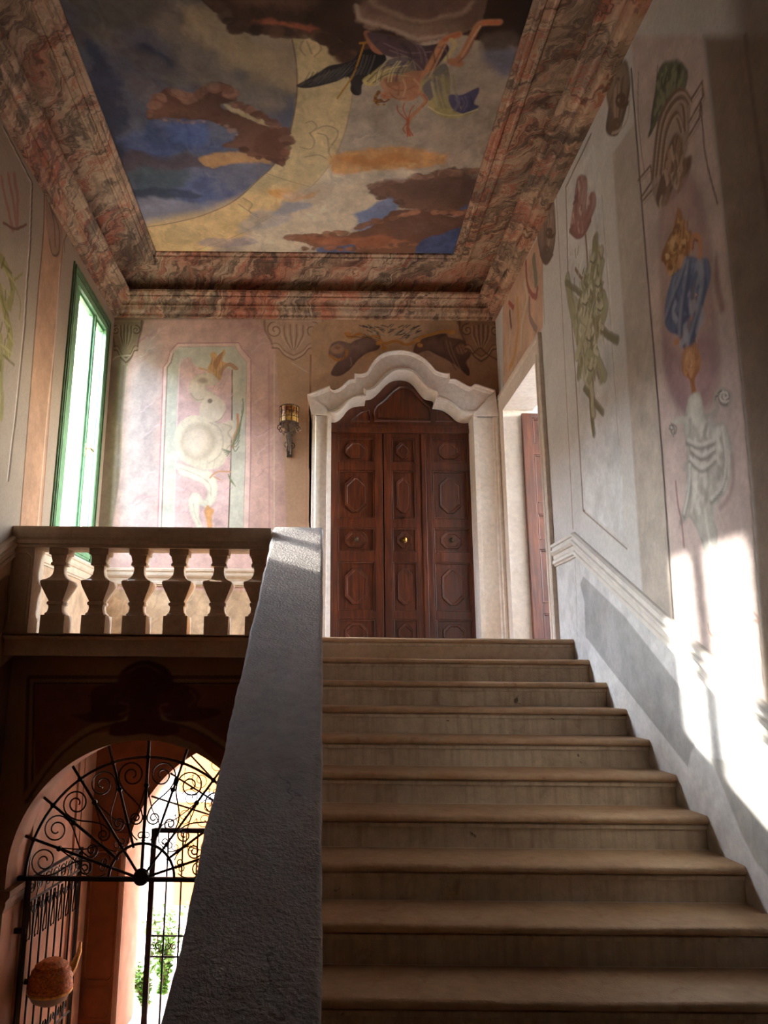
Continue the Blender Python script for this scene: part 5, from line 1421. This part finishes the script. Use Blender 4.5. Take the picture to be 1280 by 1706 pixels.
# outer wall with an unseen gap added to let daylight into the room
box(bm, 5.3, 5.45, 5.0, 5.8, 0, 3.3); box(bm, 5.3, 5.45, 8.3, 8.9, 0, 3.3); box(bm, 5.3, 5.45, 5.8, 8.3, 0, .9); box(bm, 5.3, 5.45, 5.8, 8.3, 3.0, 3.3)
struct(obj('wall_side_room', bm, 'white'), 'pale walls and ceiling of the room seen through the side doorway', 'wall')
bm = bmesh.new(); box(bm, RX0 - .01, RX0 + .1, YB + .3, 8.9, 0, 3.3)
struct(obj('wall_side_room_end', bm, 'white'), 'pale wall of the side room beside its doorway', 'wall')

# ================================================================ window
win = struct(empty('window_1'), 'tall green casement window with two glass leaves', 'window')
XG = XL - .045
bm = bmesh.new()
# stepped green casing lining the opening: outer, middle and inner rebates
def ring(bm, y0, y1, z0, z1, w, x0, x1):
    box(bm, x0, x1, y0, y0 + w, z0, z1); box(bm, x0, x1, y1 - w, y1, z0, z1)
    box(bm, x0, x1, y0 + w, y1 - w, z1 - w, z1); box(bm, x0, x1, y0 + w, y1 - w, z0, z0 + w)
ring(bm, 6.245, 7.46, .745, 3.49, .075, XL - .01, XL + .016)
ring(bm, 6.265, 7.445, .765, 3.47, .02, XL + .010, XL + .026)
obj('casing', bm, 'greendark', win)
bm = bmesh.new()
ring(bm, 6.302, 7.428, .802, 3.428, .045, XL - .075, XL + .002)
ring(bm, 6.345, 7.385, .845, 3.385, .05, XL - .018, XL + .012)
obj('window_frame', bm, 'green', win)
for k, (y0, y1) in enumerate(((6.40, 7.022), (7.026, 7.382))):
    z0, z1 = .86, 3.38
    bm = bmesh.new()
    gl0, gl1 = ((6.56, 6.965), (7.085, 7.335))[k]
    box(bm, XG - .025, XG + .022, y0, gl0, z0, z1, .006); box(bm, XG - .025, XG + .025, gl1, y1, z0, z1, .006)
    box(bm, XG - .025, XG + .025, gl0, gl1, z0, z0 + .09, .006); box(bm, XG - .025, XG + .025, gl0, gl1, z1 - .07, z1, .006)
    if k == 0: box(bm, XG - .02, XG + .045, 7.00, 7.045, z0, z1, .008)
    cs = obj('casement', bm, 'green', win)
    bm = bmesh.new(); box(bm, XG - .003, XG + .003, gl0 - .005, gl1 + .005, z0 + .085, z1 - .065)
    obj('pane', bm, 'glass', cs)
    if k == 0:
        bm = bmesh.new(); zc_ = at(142, 746, X=XL).z
        box(bm, XG + .04, XG + .05, 7.005, 7.035, zc_ - .08, zc_ + .05, .004)
        tube(bm, [(XG + .045, 7.02, zc_), (XG + .085, 7.02, zc_), (XG + .09, 7.04, zc_), (XG + .09, 7.12, zc_)], .009, 8)
        obj('window_handle', bm, 'brass', cs)
bm = bmesh.new(); box(bm, XL - .14, XL + .03, 6.27, 7.45, .76, .80, .006)
obj('window_sill', bm, 'stone', win)
# ================================================================ wall lantern
LX, LY = at(483, 700, Y=YB).x, YB - .15
lan = tag(empty('wall_lantern'), 'wrought iron wall lantern with amber leaded glass beside the door', 'lamp')
Zs0, Zs1 = at(483, 706, Y=LY).z, at(483, 679, Y=LY).z
bm = bmesh.new(); nseg = 24; rr = .098
lathe(bm, [(rr, Zs0), (rr, Zs1), (rr - .004, Zs1), (rr - .004, Zs0 + .002)], LX, LY, nseg)
bmesh.ops.delete(bm, geom=[f for f in bm.faces if abs(f.normal.z) > .9 and len(f.verts) > 6], context='FACES')
obj('glass_shade', bm, 'stained', lan, smooth=True)
bm = bmesh.new()
for z in (Zs0, Zs0 + (Zs1 - Zs0) * .33, Zs0 + (Zs1 - Zs0) * .66, Zs1):
    tube(bm, [(LX + (rr + .002) * math.cos(a_), LY + (rr + .002) * math.sin(a_), z) for a_ in np.linspace(0, 2 * math.pi, 25)[:-1]], .007 if z in (Zs0, Zs1) else .003, 6, closed=True)
for k in range(10):
    a_ = 2 * math.pi * k / 10
    tube(bm, [(LX + (rr + .002) * math.cos(a_), LY + (rr + .002) * math.sin(a_), z) for z in (Zs0, Zs1)], .0035, 5)
for k in range(5):
    a_ = -math.pi / 2 + (k - 2) * .62
    tube(bm, [(LX + (rr + .002) * math.cos(a_ + t * .3), LY + (rr + .002) * math.sin(a_ + t * .3), Zs0 + (Zs1 - Zs0) * (.35 + .3 * t)) for t in (0, .5, 1)], .0025, 5)
obj('shade_frame', bm, 'bronze', lan)
bm = bmesh.new()
for k in range(8):
    a_ = 2 * math.pi * k / 8 + .2
    d_ = (math.cos(a_), math.sin(a_))
    pts = [(LX + d_[0] * s_, LY + d_[1] * s_, Zs0 + z_) for s_, z_ in ((.012, -.09), (.05, -.03), (.085, -.01), (.118, -.03), (.125, -.06), (.105, -.078), (.09, -.062), (.100, -.048))]
    tube(bm, pts, .006, 6)
    pts = [(LX + d_[0] * s_, LY + d_[1] * s_, Zs0 + z_) for s_, z_ in ((.02, -.10), (.05, -.09), (.07, -.10), (.065, -.118), (.05, -.112))]
    tube(bm, pts, .004, 5)
lathe(bm, [(.02, Zs0 - .10), (.05, Zs0 - .05), (.085, Zs0 - .012), (.098, Zs0 - .004), (.098, Zs0)], LX, LY, 20)
obj('scroll_collar', bm, 'bronze', lan, smooth=True)
bm = bmesh.new()
Zb = at(487, 761, Y=YB).z
tube(bm, [(LX, LY, Zs0 - .09), (LX, LY, Zs0 - .2), (LX + .004, LY + .01, Zb + .02)], [.024, .018, .016], 8)
for s_ in (-1, 1):
    tube(bm, [(LX + s_ * x, LY, Zs0 + z) for x, z in ((.018, -.10), (.028, -.15), (.016, -.22), (.024, -.30), (.016, -.34))], .006, 6)
tube(bm, [(LX, LY, Zb + .03), (LX, LY + .06, Zb + .07), (LX + .004, YB - .01, Zb + .12)], .012, 8)
tube(bm, [(LX, LY, Zb + .16), (LX, YB - .01, Zb + .14)], .014, 8)
obj('stem', bm, 'bronze', lan, smooth=True)
bm = bmesh.new()
for s_ in (-1, 1):
    tube(bm, [(LX + .004 + s_ * (x), YB - .03, Zb + .12 + z) for x, z in spiral(.022, 0, .045, math.pi, 1.3, s_, .2, 18)], .007, 6)
box(bm, LX - .028, LX + .032, YB - .02, YB, Zb - .01, Zb + .34, .006)
obj('wall_plate', bm, 'bronze', lan)

# ================================================================ wrought iron
YG = 5.97
HX, HZ = -1.318, -1.775
fan = tag(empty('gate_fanlight'), 'black wrought iron fan grille with scrolls filling the head of the dark arch', 'grille')
def flat(pts, Y=YG): return [(x, Y, z) for x, z in pts]
bm = bmesh.new(); box(bm, GX - GR + .0, GX + GR - .0, YG - .02, YG + .02, HZ - .018, HZ + .012, .003)
obj('cross_bar', bm, 'iron', fan)
Rf = .865; Ri = .245
bm = bmesh.new()
tube(bm, flat([(HX + Rf * math.cos(t), HZ + Rf * math.sin(t)) for t in np.linspace(0, math.pi, 49)]), .011, 6)
tube(bm, flat([(HX + Ri * math.cos(t), HZ + Ri * math.sin(t)) for t in np.linspace(0, math.pi, 25)]), .011, 6)
obj('arch_bar', bm, 'iron', fan)
for k in range(1, 10):
    t = math.radians(18 * k); c_, s_ = math.cos(t), math.sin(t)
    bm = bmesh.new()
    # reach to the stone soffit
    rr_ = .80
    while (HX + rr_ * c_ - GX) ** 2 + max(0, HZ + rr_ * s_ - GZ) ** 2 < (GR - .004) ** 2 and rr_ < 1.05: rr_ += .004
    r_in = .02 if k in (1, 3, 5, 7, 9) else Ri - .02
    tube(bm, flat([(HX + r_in * c_, HZ + r_in * s_), (HX + rr_ * c_, HZ + rr_ * s_)]), .013 if k == 5 else .0105, 6)
    for rb in (Rf, .66):
        lathe(bm, [(.006, -.016), (.019, -.014), (.019, .014), (.006, .016)], HX + rb * c_, HZ + rb * s_, 8)
        vs_ = bm.verts[:][-32:]
        for v in vs_: v.co = (v.co.x, YG + v.co.z, v.co.y)
    obj('spoke', bm, 'iron', fan)
bm = bmesh.new(); lathe(bm, [(.01, -.03), (.055, -.028), (.062, 0), (.055, .028), (.01, .03)], 0, 0, 18)
bm.transform(Matrix.Translation((HX, YG, HZ + .012)) @ Matrix.Rotation(math.pi / 2, 4, 'X'))
obj('hub', bm, 'iron', fan, smooth=True)
def polar(rr_, a_): return (HX + rr_ * math.cos(math.radians(a_)), HZ + rr_ * math.sin(math.radians(a_)))
def scroll_pts(side, a0):
    """S scroll of one sector: large curl near the rim, small curl near the inner arc"""
    am = a0 + 9; ar = math.radians(am)
    c1, c2 = polar(.742, am), polar(.43, am)
    big = spiral(c1[0], c1[1], .102, ar - side * math.pi / 2, 1.7, side, .2, 36)[::-1]
    small = spiral(c2[0], c2[1], .052, ar + side * math.pi / 2, 1.5, side, .22, 26)
    a_, b_ = np.array(big[-1]), np.array(small[0]); e = np.array([math.cos(ar), math.sin(ar)])
    mid = []
    for t in np.linspace(0, 1, 9)[1:-1]:          # Hermite piece, both ends heading for the hub
        h = (2 * t ** 3 - 3 * t ** 2 + 1, t ** 3 - 2 * t ** 2 + t, -2 * t ** 3 + 3 * t ** 2, t ** 3 - t ** 2)
        mid.append(tuple(h[0] * a_ + h[1] * (-e * .42) + h[2] * b_ + h[3] * (-e * .42)))
    return big + mid + small
for k in range(10):
    bm = bmesh.new(); side = 1 if k % 2 == 0 else -1
    tube(bm, flat(scroll_pts(side, 18 * k)), .0062, 5)
    # long bow that ties neighbouring sectors
    am = 18 * k + 9
    bow = [polar(.66, am + side * 8.6), polar(.56, am + side * 6), polar(.47, am + side * 1.5), polar(.40, am - side * 7), polar(.32, am - side * 7), polar(.27, am - side * 1)]
    tube(bm, flat([tuple(v) for v in catmull(bow, False, 5)], YG + .006), .0048, 5)
    c3 = polar(.30, am + side * 5)
    tube(bm, flat(spiral(c3[0], c3[1], .036, math.radians(am + 180), 1.3, -side, .25, 16)), .0048, 5)
    obj('scroll', bm, 'iron', fan)

# open gate leaf, hinged at the left jamb and swung into the passage
gl = tag(empty('gate_leaf'), 'black iron gate leaf standing open into the passage on the left', 'gate')
P0 = Vector((-2.165, 6.00, 0)); P1 = Vector((-2.045, 6.86, 0)); gd = (P1 - P0); GW = gd.length; gd.normalize()
def gp(u, z, off=0): return (P0.x + gd.x * u - gd.y * off, P0.y + gd.y * u + gd.x * off, z)
bm = bmesh.new()
for u, w in ((0, .024), (GW, .018)):
    bm = bmesh.new(); tube(bm, [gp(u, ZG + .02), gp(u, -1.80 if u == 0 else -1.745)], w, 4); obj('gate_stile', bm, 'iron', gl)
for za, zb3, w in ((-1.80, -1.76, .016), (-1.955, -1.925, .011), (-3.0, -3.0, .012)):
    bm = bmesh.new(); tube(bm, [gp(0, za), gp(GW, zb3)], w, 4); obj('gate_rail', bm, 'iron', gl)
bm = bmesh.new(); box(bm, -2.26, -2.15, 5.985, 6.015, -2.16, -2.125, .003)
obj('hinge_arm', bm, 'iron', gl)
for k in range(6):
    u = GW * (k + 1) / 7
    bm = bmesh.new(); tube(bm, [gp(u, ZG + .03), gp(u, -1.95)], .0085, 6); obj('gate_bar', bm, 'iron', gl)
def piece(pts, r_):
    bm = bmesh.new(); tube(bm, [gp(a_, z) for a_, z in pts], r_, 5); obj('scroll', bm, 'iron', gl)
for k in range(7):
    u = GW * (k + .5) / 7
    for s_ in (-1, 1):
        piece([(u + s_ * (.01 + x), z) for x, z in ((.0, -1.96), (.01, -2.02), (.035, -2.05), (.04, -2.02), (.03, -2.0))], .006)
        piece([(u + s_ * x, z) for x, z in ((0.0, -1.99), (.012, -2.10), (.028, -2.19), (.022, -2.23), (.01, -2.22))], .0055)
    piece(spiral(u, -1.86, .055, .4 if k % 2 else 2.7, 1.6, 1 if k % 2 else -1, .25, 18), .006)
    piece([(u + x, z) for x, z in ((-.05, -1.94), (-.03, -1.89), (.03, -1.84), (.05, -1.80))], .005)
for k in range(6):
    u = GW * (k + 1) / 7
    for s_ in (-1, 1):
        piece([(u + s_ * x, z) for x, z in ((.0, -3.0), (.02, -2.93), (.045, -2.90), (.045, -2.94), (.03, -2.95))], .006)

# brown basket and its arm on the passage wall
bk = tag(empty('wall_basket'), 'round brown basket with grey base and gilded arm on the passage wall behind the gate', 'basket')
BC = at(84, 1636, X=-2.0); bx, by, bz = -2.0, BC.y, BC.z
bm = bmesh.new()
prb = [(.02, bz + .155), (.07, bz + .15), (.115, bz + .12), (.150, bz + .06), (.165, bz - .01), (.160, bz - .05), (.152, bz - .058)]
lathe(bm, densify(prb, 3), bx, by, 28)
for v in bm.verts: v.co += Vector((.006 * math.sin(v.co.z * 160) * (v.co.x - bx) / .16, .006 * math.sin(v.co.z * 160) * (v.co.y - by) / .16, 0))
obj('woven_body', bm, 'wicker', bk, smooth=True)
bm = bmesh.new(); lathe(bm, [(.150, bz - .058), (.148, bz - .075), (.125, bz - .115), (.07, bz - .145), (.01, bz - .15)], bx, by, 28)
obj('grey_base', bm, 'greyceramic', bk, smooth=True)
bm = bmesh.new()
tube(bm, [(bx + .156 * math.cos(a_), by + .156 * math.sin(a_), bz - .055) for a_ in np.linspace(0, 2 * math.pi, 33)[:-1]], .010, 6, closed=True)
tube(bm, [(bx + .09, by + .08, bz - .01), (bx + .13, by + .12, bz + .07), (bx + .15, by + .17, bz + .15), (bx + .14, by + .22, bz + .20)], [.04, .03, .018, .010], 8)
obj('gilded_arm', bm, 'gilt', bk, smooth=True)
bm = bmesh.new(); tube(bm, [(-2.21, by, bz), (bx - .1, by, bz)], .02, 8); obj('bracket', bm, 'iron', bk)

# gate in the courtyard arch
YC = 7.78
fg = tag(empty('courtyard_gate'), 'far black iron gate with fan top in the arch to the courtyard', 'gate')
SX = -1.615
for xx in (SX, .53):
    bm = bmesh.new(); box(bm, xx - .026, xx + .026, YC - .02, YC + .02, ZG, -1.76, .003); obj('gate_stile', bm, 'iron', fg)
bm = bmesh.new(); box(bm, SX, .55, YC - .02, YC + .02, -1.80, -1.755, .003); obj('gate_rail', bm, 'iron', fg)
for z in (-2.72, -2.90):
    bm = bmesh.new(); tube(bm, [(SX, YC, z), (.52, YC, z)], .008, 6); obj('gate_rail', bm, 'iron', fg)
for k in range(1, 15):
    x = SX + .143 * k
    if x > .45: break
    bm = bmesh.new(); tube(bm, [(x, YC, ZG + .02), (x, YC, -1.80)], .0095, 6); obj('gate_bar', bm, 'iron', fg)
for k in range(14):
    x = SX + .143 * (k + .5)
    for s_ in (-1, 1):
        bm = bmesh.new(); tube(bm, [(a_, YC, z) for a_, z in spiral(x + s_ * .03, -2.81, .034, 1.57, 1.3, s_, .25, 14)], .0045, 5); obj('scroll', bm, 'iron', fg)
    bm = bmesh.new(); tube(bm, [(a_, YC, z) for a_, z in spiral(x, -1.93, .045, 1.57, 1.3, 1 if k % 2 else -1, .25, 14)], .0045, 5)
    obj('scroll', bm, 'iron', fg)
HX2, HZ2 = -.56, -1.78
for deg in (100, 118, 136, 150, 164, 80, 62, 44, 28, 14):
    t = math.radians(deg); rr_ = .3
    while True:
        x, z = HX2 + rr_ * math.cos(t), HZ2 + rr_ * math.sin(t)
        if (x + .63) ** 2 + (z + 2.11) ** 2 > 1.215 ** 2: break
        rr_ += .01
    bm = bmesh.new(); tube(bm, [(HX2 + .05 * math.cos(t), YC, HZ2 + .05 * math.sin(t)), (x, YC, z)], .010, 6)
    obj('spoke', bm, 'iron', fg)
for k, deg in enumerate((91, 109, 127, 143, 157, 170, 71, 53, 36, 20)):
    t = math.radians(deg)
    for rr_, rs in ((.38, .05), (.58, .075), (.78, .09)):
        x, z = HX2 + rr_ * math.cos(t), HZ2 + rr_ * math.sin(t)
        if (x + .63) ** 2 + (z + 2.11) ** 2 > 1.12 ** 2: continue
        bm = bmesh.new(); tube(bm, [(a_, YC, zz) for a_, zz in spiral(x, z, rs, t, 1.5, 1 if k % 2 else -1, .2, 20)], .0045, 5)
        t2 = t + (.12 if k % 2 else -.12)
        tube(bm, [(x + rs * math.cos(t), YC, z + rs * math.sin(t)), (HX2 + (rr_ + .13) * math.cos(t2), YC, HZ2 + (rr_ + .13) * math.sin(t2)), (HX2 + (rr_ + .2) * math.cos(t), YC, HZ2 + (rr_ + .2) * math.sin(t))], .0045, 5)
        obj('fan_scroll', bm, 'iron', fg)

# ================================================================ courtyard
bm = bmesh.new(); box(bm, -14, 14, YB + .33, 30, ZG - .2, ZG - .02)
struct(obj('floor_courtyard', bm, 'gravel'), 'bright pale gravel of the courtyard', 'ground')
cb = tag(empty('courtyard_house'), 'peach and cream house beyond the iron gates, with added upper storeys and wing shading the courtyard', 'building')
YH = 12.0
bm = bmesh.new(); box(bm, -9, 6, YH, YH + .5, ZG - .02, 6.2); obj('facade', bm, 'facade', cb)  # unseen upper storeys added to keep sun and sky out of the passage
bm = bmesh.new()
prism(bm, [(YH - .12, -.30), (YH - .22, -.2), (YH - .22, -.1), (YH + .5, -.1), (YH + .5, -.30)], 'x', -9, 6)
prism(bm, [(YH - .05, -2.16), (YH - .08, -2.10), (YH - .08, -2.02), (YH + .1, -2.02), (YH + .1, -2.16)], 'x', -9, 6)
obj('cornice', bm, 'white', cb)
for xx in (-2.15, -5.2):
    bm = bmesh.new(); box(bm, xx, xx + .95, YH - .04, YH + .01, ZG, -.3); obj('pilaster', bm, 'peach', cb)
bm = bmesh.new(); box(bm, 4.2, 4.7, YB + 1.4, YH, ZG - .02, 6.2); obj('shading_wing', bm, 'peach', cb)  # unseen wing added to cut sky light in the courtyard
for xx in (-3.6, -.4):
    bm = bmesh.new(); box(bm, xx - .4, xx + .4, YH - .03, YH + .02, -1.8, -.7, .01); obj('window', bm, 'green', cb)

nh = tag(empty('sky_blocking_house'), 'unseen house block added across the lane to cut off low sky at the green window', 'building')
bm = bmesh.new(); box(bm, -16, -11.5, -14, 24, ZG - .1, 6.6); obj('facade', bm, 'facade', nh)  # unseen block added to keep low sky light off the upper walls
bm = bmesh.new(); prism(bm, [(-16.3, 6.6), (-11.2, 6.6), (-13.75, 7.9)], 'y', -14.3, 24.3); obj('roof', bm, 'pot', nh)
bm = bmesh.new(); box(bm, -60, XL - .4, -40, 60, ZG - .25, ZG - .05)
struct(obj('floor_lane', bm, 'lane'), 'worn paving of the lane outside the window', 'ground')

def plant(name, x, y, h, w, n, label, seed, parent_pot=True):
    rg = random.Random(seed)
    root = tag(empty(name), label, 'plant')
    st = bmesh.new(); lf = bmesh.new()
    for k in range(n):
        a_ = rg.uniform(0, 2 * math.pi); hh = h * rg.uniform(.45, 1); sp_ = w * rg.uniform(.2, 1)
        pts = [Vector((x, y, ZG - .02))]
        for q in range(1, 7):
            t = q / 6
            pts.append(Vector((x + math.cos(a_) * sp_ * t ** 1.4 + rg.uniform(-.02, .02), y + math.sin(a_) * sp_ * t ** 1.4 + rg.uniform(-.02, .02), ZG - .02 + hh * (t - .12 * t ** 4))))
        tube(st, pts, [.005 * (1 - .1 * q) for q in range(7)], 5)
        for q in range(1, 7):
            for _ in range(3):
                p = pts[q].lerp(pts[q - 1], rg.random()); d = Vector((rg.uniform(-1, 1), rg.uniform(-1, 1), rg.uniform(-.4, .8))).normalized()
                L = rg.uniform(.05, .085); s_ = d.cross(Vector((0, 0, 1))).normalized() * L * .42; u_ = s_.cross(d).normalized() * L * .10
                b0_ = lf.verts.new(p + d * .01); l1 = lf.verts.new(p + d * L * .45 + s_ + u_); l2 = lf.verts.new(p + d * L * .45 - s_ + u_); tp_ = lf.verts.new(p + d * L); m_ = lf.verts.new(p + d * L * .5 - u_)
                lf.faces.new((b0_, l1, m_)); lf.faces.new((l1, tp_, m_)); lf.faces.new((tp_, l2, m_)); lf.faces.new((l2, b0_, m_))
    obj('stems', st, 'stem', root); obj('foliage', lf, 'leaf', root)
pa_ = at(274, 1600, Y=8.9); pb_ = at(240, 1660, Y=8.6)
plant('leafy_plant', pa_.x, 8.9, 1.02, .26, 30, 'taller leafy green plant behind the far gate in the courtyard', 5)
plant('leafy_plant', pb_.x, 8.6, .55, .24, 16, 'low sparse twiggy plant at the foot of the courtyard arch', 9)
